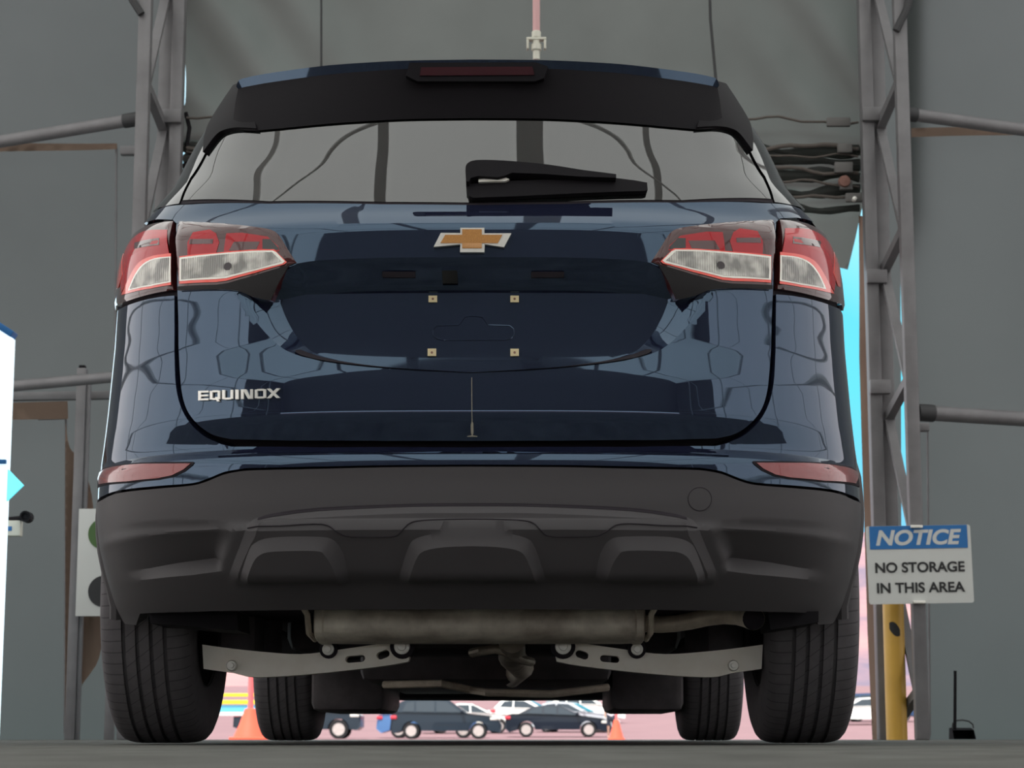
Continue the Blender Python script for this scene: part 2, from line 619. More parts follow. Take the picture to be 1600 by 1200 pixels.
def _tg(n=NEXP, m=6000):
    q = np.linspace(0, 1, m)
    t = 1 - (1 - q) ** n
    g = 1 - np.maximum(1 - t ** n, 0) ** (1 / n)
    return t, g


TT, GG = _tg()
_al = np.concatenate([[0], np.cumsum(np.hypot(np.diff(TT) * 0.86, np.diff(GG) * 0.85))])
A1 = _al[-1]                                  # arc length from the centre line to the flank


def _solve_w():
    out = []
    sp, sh = zip(*SIL)
    for z, yc, L in zip(ZG, YC_T, L_T):
        y = yc + L * GG
        dep = y * math.cos(PIT) + (z - HC) * math.sin(PIT)
        k_ = np.argmax(TT / dep)
        d = dep[k_]
        yy = y[k_]
        row = 600 - F * math.tan(math.atan2(z - HC, yy) - PIT)
        out.append(np.interp(row, sp, sh) * d / (F * TT[k_]))
    return np.array(out)


W_T = _solve_w()
_w = np.exp(-0.5 * (np.arange(-25, 26) * 0.002 / 0.010) ** 2)
W_T = np.convolve(np.pad(W_T, 25, mode='edge'), _w / _w.sum(), mode='valid')


def S(a, z):
    """point of the tail surface: a = arc position from the centre line, z = height"""
    a = np.asarray(a, float)
    z = np.asarray(z, float)
    aa = np.abs(a)
    t = np.interp(aa, _al, TT)
    g = np.interp(aa, _al, GG)
    W = np.interp(z, ZG, W_T)
    Y = np.interp(z, ZG, YC_T)
    L = np.interp(z, ZG, L_T)
    x = XC + np.sign(a) * W * t
    y = Y + L * g + np.maximum(aa - A1, 0)
    return np.stack([x, y, z + 0 * a], -1)


def SN(a, z, e=0.003):
    du = S(a + e, z) - S(a - e, z)
    dv = S(a, z + e) - S(a, z - e)
    n = np.cross(du, dv)
    return n / np.maximum(np.linalg.norm(n, axis=-1, keepdims=True), 1e-9)


def hit(px, py):
    """(a, z) where the line of sight at a photo pixel meets the tail surface"""
    ys = np.arange(3.9, 6.2, 0.001)
    d = ray(px, py)
    P = CAM + np.outer(ys, d)
    z = np.clip(P[:, 2], ZG[0], ZG[-1])
    u = P[:, 0] - XC
    W = np.interp(z, ZG, W_T)
    Y = np.interp(z, ZG, YC_T)
    L = np.interp(z, ZG, L_T)
    t = np.abs(u) / W
    g = 1 - np.maximum(1 - np.minimum(t, 1) ** NEXP, 0) ** (1 / NEXP)
    D = Y + L * g
    ok = (ys >= D) & (t < 1)
    if ok.any():
        i = int(np.argmax(ok))
        gg = g[i]
    else:
        sc = np.where(t < 1, D - ys, 10 + t)
        i = int(np.argmin(sc))
        gg = min(1, max(0, (ys[i] - Y[i]) / L[i]))
    a = np.interp(gg, GG, _al)
    return (math.copysign(a, u[i]), float(z[i]))


def H(pts):
    """outline in (a, z); a point may carry a third number: extra arc length past it, outward"""
    o = []
    for p in pts:
        a, z = hit(p[0], p[1])
        if len(p) > 2:
            a += math.copysign(p[2], a)
        o.append((a, z))
    return o


def mir(poly):
    return [(-a, z) for a, z in reversed(poly)]


def sym(half):
    """half outline, top centre round the left side to bottom centre -> whole outline"""
    h = [(min(a, 0), z) for a, z in half]
    return h + [(-a, z) for a, z in reversed(h) if abs(a) > 0.004]


def spline(pts, n=6):
    """Catmull-Rom through points"""
    P = [np.array(p[:2], float) for p in pts]
    P = [2 * P[0] - P[1]] + P + [2 * P[-1] - P[-2]]
    o = []
    for i in range(1, len(P) - 2):
        for j in range(n):
            t = j / n
            p0, p1, p2, p3 = P[i - 1:i + 3]
            o.append(tuple(0.5 * (2 * p1 + (p2 - p0) * t + (2 * p0 - 5 * p1 + 4 * p2 - p3) * t * t + (3 * p1 - p0 - 3 * p2 + p3) * t ** 3)))
    o.append(tuple(P[-2]))
    return o


def pip(P, poly):
    x, y = P[:, 0], P[:, 1]
    ins = np.zeros(len(P), bool)
    n = len(poly)
    for i in range(n):
        x0, y0 = poly[i]
        x1, y1 = poly[(i + 1) % n]
        c = (y0 > y) != (y1 > y)
        if c.any():
            xx = (x1 - x0) * (y - y0) / ((y1 - y0) if y1 != y0 else 1e-12) + x0
            ins ^= c & (x < xx)
    return ins


def dist(P, poly, closed=True):
    best = np.full(len(P), 1e9)
    n = len(poly)
    for i in range(n if closed else n - 1):
        a = np.array(poly[i])
        b = np.array(poly[(i + 1) % n])
        ab = b - a
        l2 = max(ab @ ab, 1e-14)
        t = np.clip(((P - a) @ ab) / l2, 0, 1)
        best = np.minimum(best, np.hypot(*(P - (a + t[:, None] * ab)).T))
    return best


def pocket(outer, inner, depth):
    def fn(P):
        io, ii = pip(P, outer), pip(P, inner)
        do, di = dist(P, outer), dist(P, inner)
        return depth * np.where(ii, 1.0, np.where(io, do / np.maximum(do + di, 1e-9), 0.0))
    fn.lines = [outer, inner]
    return fn


def densify(poly, step, closed=True):
    o = []
    n = len(poly)
    for i in range(n if closed else n - 1):
        a, b = poly[i], poly[(i + 1) % n]
        m = max(1, int(math.ceil(math.hypot(b[0] - a[0], b[1] - a[1]) / step)))
        for j in range(m):
            o.append((a[0] + (b[0] - a[0]) * j / m, a[1] + (b[1] - a[1]) * j / m))
    if not closed:
        o.append(poly[-1])
    return o


def panel(name, poly, m, parent, off=0.0, thick=0.012, step=0.014, fns=(), lines=(), label=None, sharp=40, edge=0.0):
    """a sheet that follows the tail surface inside an outline, with real thickness"""
    B = densify(poly, step)
    verts = list(B)
    nb = len(B)
    edges = [(i, (i + 1) % nb) for i in range(nb)]
    Pb = np.array(B)
    allL = [(l, True) for fn in fns for l in getattr(fn, 'lines', [])] + [(l, False) for l in lines]
    keep = []
    for l, cl in allL:
        dl = densify(l, step, cl)
        A = np.array(dl)
        ok = pip(A, B) & (dist(A, B) > step * 0.2)
        n0 = len(verts)
        idx = {}
        for i, p in enumerate(dl):
            if ok[i]:
                idx[i] = len(verts)
                verts.append(p)
                keep.append(p)
        m_ = len(dl)
        for i in range(m_ if cl else m_ - 1):
            j = (i + 1) % m_
            if i in idx and j in idx:
                edges.append((idx[i], idx[j]))
    x0, z0 = Pb.min(0)
    x1, z1 = Pb.max(0)
    gx, gz = np.meshgrid(np.arange(x0 + step / 2, x1, step), np.arange(z0 + step / 2, z1, step))
    G = np.stack([gx.ravel(), gz.ravel()], -1)
    if len(G):
        G = G[pip(G, B)]
    if len(G):
        G = G[dist(G, B) > step * 0.45]
    if len(G) and keep:
        K = np.array(keep)
        ok = np.ones(len(G), bool)
        for s0 in range(0, len(K), 200):
            ok &= (np.hypot(G[:, None, 0] - K[None, s0:s0 + 200, 0], G[:, None, 1] - K[None, s0:s0 + 200, 1]).min(1) > step * 0.45)
        G = G[ok]
    verts += [tuple(g) for g in G]
    V, E, Fc, *_ = delaunay_2d_cdt([Vector((float(p[0]), float(p[1]))) for p in verts], edges, [], 0, 1e-6)
    Q = np.array([(p.x, p.y) for p in V])
    T = np.array([tuple(t) for t in Fc])
    cen = Q[T].mean(1)
    T = T[pip(cen, B)]
    o = np.zeros(len(Q))
    for fn in fns:
        o = o + fn(Q)
    if edge > 0:
        de = dist(Q, B)
        o = o + edge * np.clip(1 - de / (edge * 2.2), 0, 1) ** 2
    N = SN(Q[:, 0], Q[:, 1])
    P = S(Q[:, 0], Q[:, 1]) + N * (off - o)[:, None]
    # orient
    tri = P[T]
    nn = np.cross(tri[:, 1] - tri[:, 0], tri[:, 2] - tri[:, 0])
    flip = (nn * N[T[:, 0]]).sum(1) < 0
    T[flip] = T[flip][:, ::-1]
    vv = [tuple(p) for p in P]
    ff = [tuple(int(i) for i in t) for t in T]
    if thick > 0:
        ob = np.zeros(nb)
        Bq = np.array(B)
        for fn in fns:
            ob = ob + fn(Bq)
        if edge > 0:
            ob = ob + edge
        Nb = SN(Bq[:, 0], Bq[:, 1])
        Pb3 = S(Bq[:, 0], Bq[:, 1]) + Nb * (off - ob)[:, None]
        Pi = Pb3 - Nb * thick
        n0 = len(vv)
        vv += [tuple(p) for p in Pb3] + [tuple(p) for p in Pi]
        area = sum(B[i][0] * B[(i + 1) % nb][1] - B[(i + 1) % nb][0] * B[i][1] for i in range(nb))
        for i in range(nb):
            j = (i + 1) % nb
            q = (n0 + i, n0 + nb + i, n0 + nb + j, n0 + j)
            ff.append(q if area > 0 else q[::-1])
    return mk(name, vv, ff, m, parent, True, sharp, label=label)


def ribbon(name, line, w, m, parent, off=0.004, h=0.004, label=None, closed=False):
    """a narrow raised strip following a line on the tail surface"""
    L = densify(line, 0.01, closed)
    A = np.array(L)
    P = S(A[:, 0], A[:, 1]) + SN(A[:, 0], A[:, 1]) * off
    return MB().tube([tuple(p) for p in P], w / 2, 8, closed).build(name, m, parent, label=label)


def flat_on(name, v2, f, centre, sx, sy, m, parent, off=0.003, thick=0.004, skew=(0, 0), label=None):
    """lay flat lettering (x right, y up, metres) on the tail surface around a point (a, z)"""
    A = np.array([(centre[0] + p[0] * sx + p[1] * skew[0], centre[1] + p[1] * sy + p[0] * skew[1]) for p in v2])
    N = SN(A[:, 0], A[:, 1])
    P0 = S(A[:, 0], A[:, 1])
    top = P0 + N * (off + thick)
    bot = P0 + N * off
    n = len(A)
    vv = [tuple(p) for p in top] + [tuple(p) for p in bot]
    cnt = {}
    for q in f:
        for i in range(len(q)):
            e = (q[i], q[(i + 1) % len(q)])
            cnt[tuple(sorted(e))] = cnt.get(tuple(sorted(e)), 0) + 1
    ff = [tuple(q) for q in f] + [tuple(n + i for i in reversed(q)) for q in f]
    for q in f:
        for i in range(len(q)):
            e = (q[i], q[(i + 1) % len(q)])
            if cnt[tuple(sorted(e))] == 1:
                ff.append((e[0], n + e[0], n + e[1], e[1]))
    b = MB()
    b.add(vv, ff)
    return b.build(name, m, parent, sharp=30, label=label)

# ================================================================== THE CAR: parts
suv = thing('suv', 'big dark blue SUV parked tail-on in the tent doorway with chrome lettering on its tailgate', 'car', (XC, AXR, 0))


def ay(y, z):
    """arc position where the tail surface reaches depth y at height z"""
    Y = np.interp(z, ZG, YC_T)
    L = np.interp(z, ZG, L_T)
    g = (y - Y) / L
    if g >= 1:
        return A1 + (g - 1) * L
    return float(np.interp(max(g, 0), GG, _al))


def side_x(y, z):
    Y = np.interp(z, ZG, YC_T)
    L = np.interp(z, ZG, L_T)
    W = np.interp(z, ZG, W_T)
    g = np.clip((y - Y) / L, 0, 1)
    t = (1 - (1 - g) ** NEXP) ** (1 / NEXP)
    nose = np.clip((y - 7.7) / 1.05, 0, 1)
    return W * t * (1 - 0.30 * nose ** 2.6)


# --- black inner shell behind the panels
aa = np.linspace(-A1 - 0.05, A1 + 0.05, 90)
zz = np.linspace(0.30, 1.56, 60)
Ag, Zg = np.meshgrid(aa, zz)
P = S(Ag.ravel(), Zg.ravel()) - SN(Ag.ravel(), Zg.ravel()) * 0.07
n = len(aa)
mk('inner_body', P, [(j * n + i, j * n + i + 1, (j + 1) * n + i + 1, (j + 1) * n + i) for j in range(len(zz) - 1) for i in range(n - 1)], M['gap'], suv)

# --- flanks with wheel openings, nose, bonnet
YS = np.concatenate([np.arange(4.90, 8.70, 0.035), [8.72, 8.75]])
ZS = np.arange(0.31, 1.125, 0.035)
for s in (-1, 1):
    v = [(XC + s * float(side_x(y, z)), y, z) for z in ZS for y in YS]
    n = len(YS)
    f = []
    for j in range(len(ZS) - 1):
        for i in range(n - 1):
            cy, cz = (YS[i] + YS[i + 1]) / 2, (ZS[j] + ZS[j + 1]) / 2
            if min(math.hypot(cy - AXR, cz - .36), math.hypot(cy - AXF, cz - .36)) < .41:
                continue
            if cy < 4.97 + max(0, cz - 0.72) * 0.3:
                continue
            f.append((j * n + i, j * n + i + 1, (j + 1) * n + i + 1, (j + 1) * n + i))
    mk('body_side', v, f, M['paint'], suv, sharp=60)
    for ax in (AXR, AXF):
        pts = []
        for d in np.linspace(-12, 192, 34):
            y, z = ax + .40 * math.cos(math.radians(d)), .36 + .40 * math.sin(math.radians(d))
            pts.append((XC + s * (float(side_x(y, max(z, .33))) - 0.006), y, max(z, 0.29)))
        MB().tube(pts, 0.018, 8).build('wheel_arch_trim', M['plastic'], suv)
    # side glass above the belt line
    v = []
    zr = np.linspace(1.125, 1.55, 8)
    ys = np.linspace(0, 1, 12)
    for z in zr:
        ya = float(np.interp(z, ZG, YC_T)) + 0.42
        yb = 7.25 - (z - 1.125) * 1.6
        for q in ys:
            y = ya + (yb - ya) * q
            v.append((XC + s * float(side_x(y, z)), y, z))
    mk('side_window', v, [(j * 12 + i, j * 12 + i + 1, (j + 1) * 12 + i + 1, (j + 1) * 12 + i) for j in range(7) for i in range(11)], M['glass'], suv)
    # door mirror
    m_ = MB().box((XC + s * 0.98, 7.05, 1.12), (0.2, 0.1, 0.14), 0.03)
    m_.build('door_mirror', M['paint'], suv)
v = []
for y in np.linspace(5.02, 6.55, 12):
    for q in np.linspace(-1, 1, 15):
        w = 0.50 + 0.04 * min(1, (y - 5.02) * 2)
        v.append((XC + q * w, y, 1.55 + 0.075 * (1 - q * q) * min(1, 0.35 + (y - 5.02) * 1.3)))
mk('roof', v, [(j * 15 + i, j * 15 + i + 1, (j + 1) * 15 + i + 1, (j + 1) * 15 + i) for j in range(11) for i in range(14)], M['paint'], suv)
v = []
for y, z, w in ((6.55, 1.60, .58), (6.8, 1.44, .66), (7.05, 1.28, .74), (7.25, 1.125, .82)):
    for q in np.linspace(-1, 1, 11):
        v.append((XC + q * w, y + 0.12 * (1 - q * q), z))
mk('windscreen', v, [(j * 11 + i, j * 11 + i + 1, (j + 1) * 11 + i + 1, (j + 1) * 11 + i) for j in range(3) for i in range(10)], M['glass'], suv)
v = []
for y, z in ((7.22, 1.12), (7.5, 1.10), (8.0, 1.06), (8.4, 1.0), (8.75, 0.90)):
    w = float(side_x(y, 0.95))
    for q in np.linspace(-1, 1, 11):
        v.append((XC + q * w, y + 0.10 * (1 - q * q), z - 0.05 * q * q))
mk('bonnet', v, [(j * 11 + i, j * 11 + i + 1, (j + 1) * 11 + i + 1, (j + 1) * 11 + i) for j in range(4) for i in range(10)], M['paint'], suv)
v = []
for z in (0.165, 0.35, 0.6, 0.91):
    w = float(side_x(8.75, max(z, .4)))
    for q in np.linspace(-1, 1, 11):
        v.append((XC + q * w, 8.74 + 0.16 * (1 - q * q), z))
mk('front_bumper', v, [(j * 11 + i, j * 11 + i + 1, (j + 1) * 11 + i + 1, (j + 1) * 11 + i) for j in range(3) for i in range(10)], M['plastic2'], suv)

# --- tailgate
cut_o = sym(H(spline([(738, 402), (600, 403), (500, 407), (464, 412)], 3)[:-1] + [(464, 412), (440, 428), (404, 446), (370, 455)] + spline([(372, 459), (398, 500), (430, 535), (462, 554), (520, 566), (620, 576), (738, 583)], 4)))
cut_i = sym(H([(738, 448), (600, 449), (470, 453), (430, 463)] + spline([(430, 468), (440, 493), (457, 521), (482, 541), (540, 556), (640, 567), (738, 572)], 4)))
_pk0 = pocket(cut_o, cut_i, 0.052)


def pk(P):
    # the number-plate face is flatter across than the tailgate round it
    d = _pk0(P)
    g = np.interp(np.abs(P[:, 0]), _al, GG) * np.interp(P[:, 1], ZG, L_T)
    return d - (d / 0.052) * 0.6 * g


pk.lines = _pk0.lines
gate = sym(H([(738, 320.5), (600, 319.5), (420, 318.5), (300, 319.5), (264, 321, 0.01), (256, 322, .05), (235, 341, .06), (246, 342.5), (270, 343.5), (276, 349), (277.5, 380), (277.5, 460), (279, 540)] +
             spline([(281, 580), (284, 612), (292, 640), (308, 662), (332, 679), (362, 686.5)], 4) + [(450, 688.5), (600, 689), (738, 689)]))
tail = panel('tailgate', gate, M['paint'], suv, 0, 0.03, 0.0105, [pk], sharp=28)

groove = sym(H(spline([(738, 574.5), (640, 568), (560, 561.5), (500, 552), (466, 542)], 4) + [(460, 545), (461, 549)] + spline([(468, 554), (500, 563), (560, 571), (640, 577.5), (738, 582.5)], 4)))  # dark strip laid on to draw the shaded groove
panel('groove_shade_strip', groove, M['gap'], suv, 0.005, 0.006, 0.008, [pk], label='black strip standing in for the dark groove under the plate recess')

# --- painted bumper cover
zt = hit(181, 487)[1]
zb = hit(153, 779)[1]
bump = sym(H([(738, 699), (500, 699), (362, 698)] + spline([(345, 694), (318, 681), (296, 660), (282, 634), (274.5, 600), (272.5, 550)], 4) + [(272.5, 500), (272.5, 462)] +
             spline([(250, 464), (225, 469), (200, 477), (184, 485)], 4)) + [(-ay(5.0, z), z) for z in np.linspace(zt - .004, zb, 8)] +
           H(spline([(157, 777), (175, 769), (200, 764), (250, 759), (300, 755), (325, 747.5), (350, 737.5), (376, 732.8), (400, 731.2), (500, 729), (600, 727), (738, 726)], 3)))
panel('rear_bumper', bump, M['paint'], suv, 0, 0.03, 0.0115, sharp=28)
# ledge line on the bumper under the tailgate
panel('bumper_step', sym(H([(738, 707), (560, 707), (400, 709), (340, 712), (341, 713.5), (400, 711), (560, 709.3), (738, 709.3)])), M['paint'], suv, 0.002, 0.003, 0.01)

# --- charcoal cladding with its sculpted underside
zb2 = hit(188, 970)[1]
clad_half = H(spline([(738, 729.5), (600, 730.5), (500, 732.8), (400, 735), (374, 737), (350, 742), (325, 752), (300, 759), (250, 763.5), (200, 768.5), (175, 774), (158, 783)], 3)) + \
    [(-ay(4.94, z), z) for z in np.linspace(zb - .006, zb2 + .004, 9)] + H([(190, 974), (214, 976), (220, 958), (300, 955), (400, 953), (600, 951.5), (738, 951)])
clad = sym(clad_half)


def half_o(pts, n=4):
    return H(spline(pts, n))


# below the crease the sides lean inward down to a lip; the hollow runs out towards the corner
sT = H([(379, 821), (320, 813), (240, 814), (172, 820), (156, 822, .12)])
sB1 = H([(351, 880), (300, 885), (230, 891), (160, 895, .12)])
sB2 = H([(354, 891), (300, 898), (230, 905), (160, 909, .12)])
sR = H([(379, 821), (351, 880), (354, 891)])
sR2 = H([(369, 823), (341, 880), (344, 892)])
sR3 = H([(358, 824), (330, 881), (333, 893)])
_fa, _fb = abs(hit(180, 860)[0]), abs(hit(310, 860)[0])


def hollow(m):
    mm = mir if m else (lambda q: q)
    T_, B1, B2, R_ = (mm(q) for q in (sT, sB1, sB2, sR))
    up = T_ + B1[::-1]
    lo_p = B1 + B2[::-1]

    def g(P):
        dT, d1, d2, dR = (dist(P, q, False) for q in (T_, B1, B2, R_))
        f_ = np.where(pip(P, up), dT / np.maximum(dT + d1, 1e-9), np.where(pip(P, lo_p), d2 / np.maximum(d1 + d2, 1e-9), 0))
        q = np.clip((_fa - np.abs(P[:, 0])) / (_fa - _fb), 0, 1)
        return 0.034 * f_ * (lambda r: r * r * (3 - 2 * r))(np.clip(dR / 0.04, 0, 1)) * q * q * (3 - 2 * q)
    g.open_lines = [T_, B1, B2, R_, mm(sR2), mm(sR3)]
    return g


_z0, _z1 = hit(500, 916)[1], hit(500, 886)[1]


def run_out(fn):
    """a raised shape that dies away towards the bumper's lower edge"""
    def g(P):
        q = np.clip((P[:, 1] - _z0) / (_z1 - _z0), 0, 1)
        return fn(P) * q * q * (3 - 2 * q)
    g.lines = fn.lines
    return g


pads = []
lo, li = H([(370, 930)] + spline([(378, 902), (391, 860), (402, 843), (430, 834), (500, 833), (524, 839), (539, 862), (547, 900)], 3) + [(556, 930)]), H([(386, 930)] + spline([(393, 898), (404, 868), (415, 855), (436, 850), (498, 849), (512, 856), (524, 876), (531, 900)], 3) + [(538, 930)])
co, ci = H([(618, 930)] + spline([(625, 895), (638, 852), (652, 835), (690, 827.5), (738, 825)], 3)), H([(633, 930)] + spline([(640, 895), (652, 862), (664, 849), (695, 843), (738, 841)], 3))
co = co + [(-a, z) for a, z in reversed(co) if abs(a) > .004]
ci = ci + [(-a, z) for a, z in reversed(ci) if abs(a) > .004]
mid_o = sym(H(spline([(738, 789), (640, 789.5), (500, 796), (430, 803), (398, 811), (386, 824)], 4) + [(374, 856), (360, 893), (352, 953), (500, 960), (738, 960)]))
mid_i = sym(H(spline([(738, 803), (640, 803.5), (500, 810), (430, 817), (408, 824)], 4) + [(396, 845), (376, 893), (370, 960), (500, 965), (738, 965)]))
cfn = [hollow(False), hollow(True)] + [run_out(q) for q in (pocket(lo, li, -0.020), pocket(mir(lo), mir(li), -0.020), pocket(co, ci, -0.020), pocket(mid_o, mid_i, -0.014))]
cl = panel('lower_bumper', clad, M['plastic'], suv, 0.002, 0.03, 0.0072, cfn, [l for q in cfn[:2] for l in q.open_lines], sharp=25, label='charcoal plastic lower bumper')
seam = H(spline([(388, 826), (440, 825), (505, 823.5), (530, 828), (550, 832.5), (612, 832.5), (630, 826), (650, 821), (700, 819), (738, 818.5)], 4))
sl = densify(seam, 0.008, False)
sl = sl + [(-a, z) for a, z in reversed(sl)]
A = np.array(sl)
o = sum(fn(A) for fn in cfn)
Pn = S(A[:, 0], A[:, 1]) + SN(A[:, 0], A[:, 1]) * (0.0025 - o)[:, None]
MB().tube([tuple(p) for p in Pn], 0.0012, 6).build('panel_seam', M['gap'], suv)
gp = sym(H(spline([(738, 786.5), (640, 787.5), (500, 793.5), (430, 802), (404, 809)], 4) + spline([(404, 813), (430, 807.5), (500, 798.5), (640, 792), (738, 791)], 4)))
panel('panel_gap', gp, M['gap'], suv, 0.0030, 0.004, 0.008, cfn)
# round tow-eye cover, right of centre
tc = np.array(hit(1093, 780))
ring = [(tc[0] + 0.0245 * math.cos(q), tc[1] + 0.0245 * math.sin(q)) for q in np.linspace(0, 2 * math.pi, 33)[:-1]]
panel('tow_eye_cover', ring, M['plastic'], suv, 0.0028, 0.004, 0.01, label='round cap in the charcoal bumper')
A = np.array(ring)
MB().tube([tuple(p) for p in S(A[:, 0], A[:, 1]) + SN(A[:, 0], A[:, 1]) * 0.0026], 0.0008, 6, closed=True).build('cover_gap', M['gap'], suv)

# --- bumper reflectors
rf = [(157, 757), (155, 741), (166, 734), (200, 728.5), (250, 725.5), (299, 724.5), (288, 734), (270, 743), (248, 747.5), (200, 752.5)]
fr = [(152, 762, .01), (151, 738, .01), (164, 731), (200, 725.5), (250, 723), (303, 722), (302, 726), (290, 736.5), (271, 745.5), (248, 750), (200, 755)]
for mirror in (False, True):
    q = H(fr)
    r = H(rf)
    if mirror:
        q, r = mir(q), mir(r)
    p_ = panel('reflector', q, M['gap'], suv, 0.002, 0.004, 0.01)
    panel('red_lens', r, M['reflector'], p_, 0.004, 0.004, 0.01)

# --- tail lamps
for mirror in (False, True):
    gk = H([(273, 440), (230, 450), (196, 466), (181, 470, .10), (181, 492, .12), (200, 484), (230, 474), (273, 468)])
    panel('lamp_gasket', mir(gk) if mirror else gk, M['gap'], suv, -0.012, 0.01, 0.012)
outer = H(spline([(271.5, 346.5), (248, 348.5), (228, 354.5), (210, 367), (196, 386), (187, 408)], 3)[:-1]) + H([(187, 408, .03), (184, 430, .06), (181, 460, .06), (180, 480, .06), (183, 478)]) + H(spline([(186, 476), (205, 469), (228, 462), (250, 457), (271.5, 453.5)], 3))
inner = H(spline([(281, 346.5), (340, 349.5), (395, 355), (424, 359.5), (437, 369), (450, 390), (463.5, 411)], 3) + [(452, 416), (438, 440), (425, 470), (412, 468)] + spline([(396, 464), (376, 456), (352, 453), (320, 453), (281, 454.5)], 3))
glow_o = H(spline([(264, 362), (230, 363.5), (208, 378), (196, 402), (192, 430)], 3) + [(194, 458)] + spline([(205, 440), (224, 414), (246, 403), (268, 399)], 3))
clr_o = H(spline([(268.5, 404), (246, 407), (229.5, 416), (217.5, 432), (208.5, 452)], 3) + [(209, 452.5), (240, 446), (268.5, 440.5)])
rim_o = H(spline([(271, 402), (246, 405), (228, 414), (215.5, 431), (205.5, 454)], 3) + [(206, 455), (240, 448.5), (271, 442.5)])
rim_r = H(spline([(271, 397), (243, 401), (222, 411), (208, 432), (194.5, 462)], 3) + [(206, 459), (240, 452), (271, 446.5)])
glow_a = H([(296, 380), (304, 366), (330, 362), (340, 366), (345, 380), (340, 397), (296, 400)])
glow_b = H([(356, 366), (380, 365), (420, 371), (436, 386), (438, 394), (352, 394.5)])
dark_b = H([(368, 379), (408, 379), (402, 392), (360, 393)])
dark_c = H([(412, 375), (424, 375), (436, 388), (437, 392), (412, 390)])
slot = H([(214, 382), (252, 375), (253, 384), (214, 391)])
slot2 = H([(300, 375), (336, 375), (335, 382), (299, 383)])
edge_o = H([(190, 400), (197, 398), (196, 430), (190, 450), (187, 452), (187, 425)])
rim_i = H([(284.5, 404), (340, 398), (395, 393.5), (428, 393), (434, 396), (447, 410), (443, 413.5), (400, 425), (356, 436.5), (340, 438), (284.5, 441)])
clr_i = H([(287.5, 406.5), (340, 400.5), (395, 396), (427, 395.5), (442, 410), (400, 422.5), (354, 434), (287.5, 438.5)])
red_i = H([(284, 402), (340, 396.5), (395, 391.5), (430, 391), (450, 411), (446, 414.5), (400, 428.5), (356, 440.5), (340, 442.5), (284, 445)])
bulb = hit(359, 418)
for mirror in (False, True):
    mm = mir if mirror else (lambda q: q)
    lo_ = panel('tail_lamp', mm(outer), M['lens_dark'], suv, 0.006, 0.02, 0.01, edge=0.004, label='outer tail lamp wrapping round the rear corner')
    panel('red_lens', mm(glow_o), M['lens_red'], lo_, 0.0068, 0.001, 0.01)
    panel('lens_slot', mm(slot), M['lens_maroon'], lo_, 0.0074, 0.001, 0.01)
    panel('light_guide', mm(edge_o), M['led_red'], lo_, 0.0074, 0.001, 0.01)
    panel('light_guide', mm(rim_r), M['led_red'], lo_, 0.0080, 0.001, 0.008)
    panel('white_guide', mm(rim_o), M['white_trim'], lo_, 0.0086, 0.001, 0.008)
    panel('clear_lens', mm(clr_o), M['clear'], lo_, 0.0092, 0.001, 0.006)
    li_ = panel('tail_lamp', mm(inner), M['lens_dark'], suv, 0.006, 0.02, 0.01, edge=0.004, label='inner tail lamp on the tailgate')
    panel('red_lens', mm(glow_a), M['lens_red'], li_, 0.0068, 0.001, 0.01)
    panel('red_lens', mm(glow_b), M['lens_red'], li_, 0.0068, 0.001, 0.01)
    panel('lens_slot', mm(dark_b), M['lens_maroon'], li_, 0.0074, 0.001, 0.01)
    panel('lens_slot', mm(dark_c), M['gloss'], li_, 0.0074, 0.001, 0.01)
    panel('lens_slot', mm(slot2), M['lens_maroon'], li_, 0.0074, 0.001, 0.01)
    panel('light_guide', mm(red_i), M['led_red'], li_, 0.0080, 0.001, 0.008)
    panel('white_guide', mm(rim_i), M['white_trim'], li_, 0.0086, 0.001, 0.008)
    panel('clear_lens', mm(clr_i), M['clear'], li_, 0.0092, 0.001, 0.006)
    bx = -bulb[0] if mirror else bulb[0]
    panel('reversing_bulb', [(bx + .009 * math.cos(q), bulb[1] + .009 * math.sin(q)) for q in np.linspace(0, 2 * math.pi, 17)[:-1]], M['cast'], li_, 0.0098, 0.001, 0.006)
    # black lower body of the inner lamp
    low = H([(463.5, 411.5), (452, 418), (438, 442), (425, 470.5), (412, 468.5)] + spline([(396, 464.5), (376, 456.5), (352, 453.5), (320, 453.5), (281, 455)], 3) + [(281, 449), (340, 446.5), (358, 444), (400, 432), (448, 417)])
    panel('lamp_base', mm(low), M['lens_black'], li_, 0.0072, 0.001, 0.01)

# --- rear window and its surround
win = sym(H([(738, 172), (600, 175), (500, 181), (410, 192), (376, 198), (356, 206), (343, 216), (323, 243), (300, 281), (285.5, 313), (420, 314.5), (600, 315.5), (738, 316.5)]))
panel('rear_window', win, M['glass'], suv, 0.0, 0.01, 0.014)
panel('window_seal', sym(H([(738, 316), (600, 315), (420, 314), (283, 313), (281, 318.5), (420, 318), (600, 319), (738, 320)])), M['gap'], suv, -0.002, 0.01, 0.012)
pil = H([(340, 212), (321, 241), (298, 279), (283, 312.5), (280.5, 319), (262, 320, .03), (258, 318, .10), (285, 275, .12), (312, 225, .12), (336, 190, .10), (352, 196)])
for mirror in (False, True):
    panel('rear_pillar_trim', mir(pil) if mirror else pil, M['gloss'], suv, 0.002, 0.02, 0.012)

# --- roof spoiler
top = spline([(369, 135), (373, 126), (384, 121.5), (420, 114.5), (500, 103.5), (560, 98.5), (640, 94.5), (738, 93)], 4)
low = spline([(372, 139), (378, 137), (390, 134.5), (424, 128.5), (500, 118), (560, 112.5), (640, 107.5), (738, 106)], 4)
bot = spline([(365, 198), (375, 203), (392, 206), (424, 204), (500, 196.5), (560, 192), (640, 188), (738, 186.5)], 4)


def ydep(px):
    return 4.57 + 0.16 * ((738 - px) / 370) ** 2


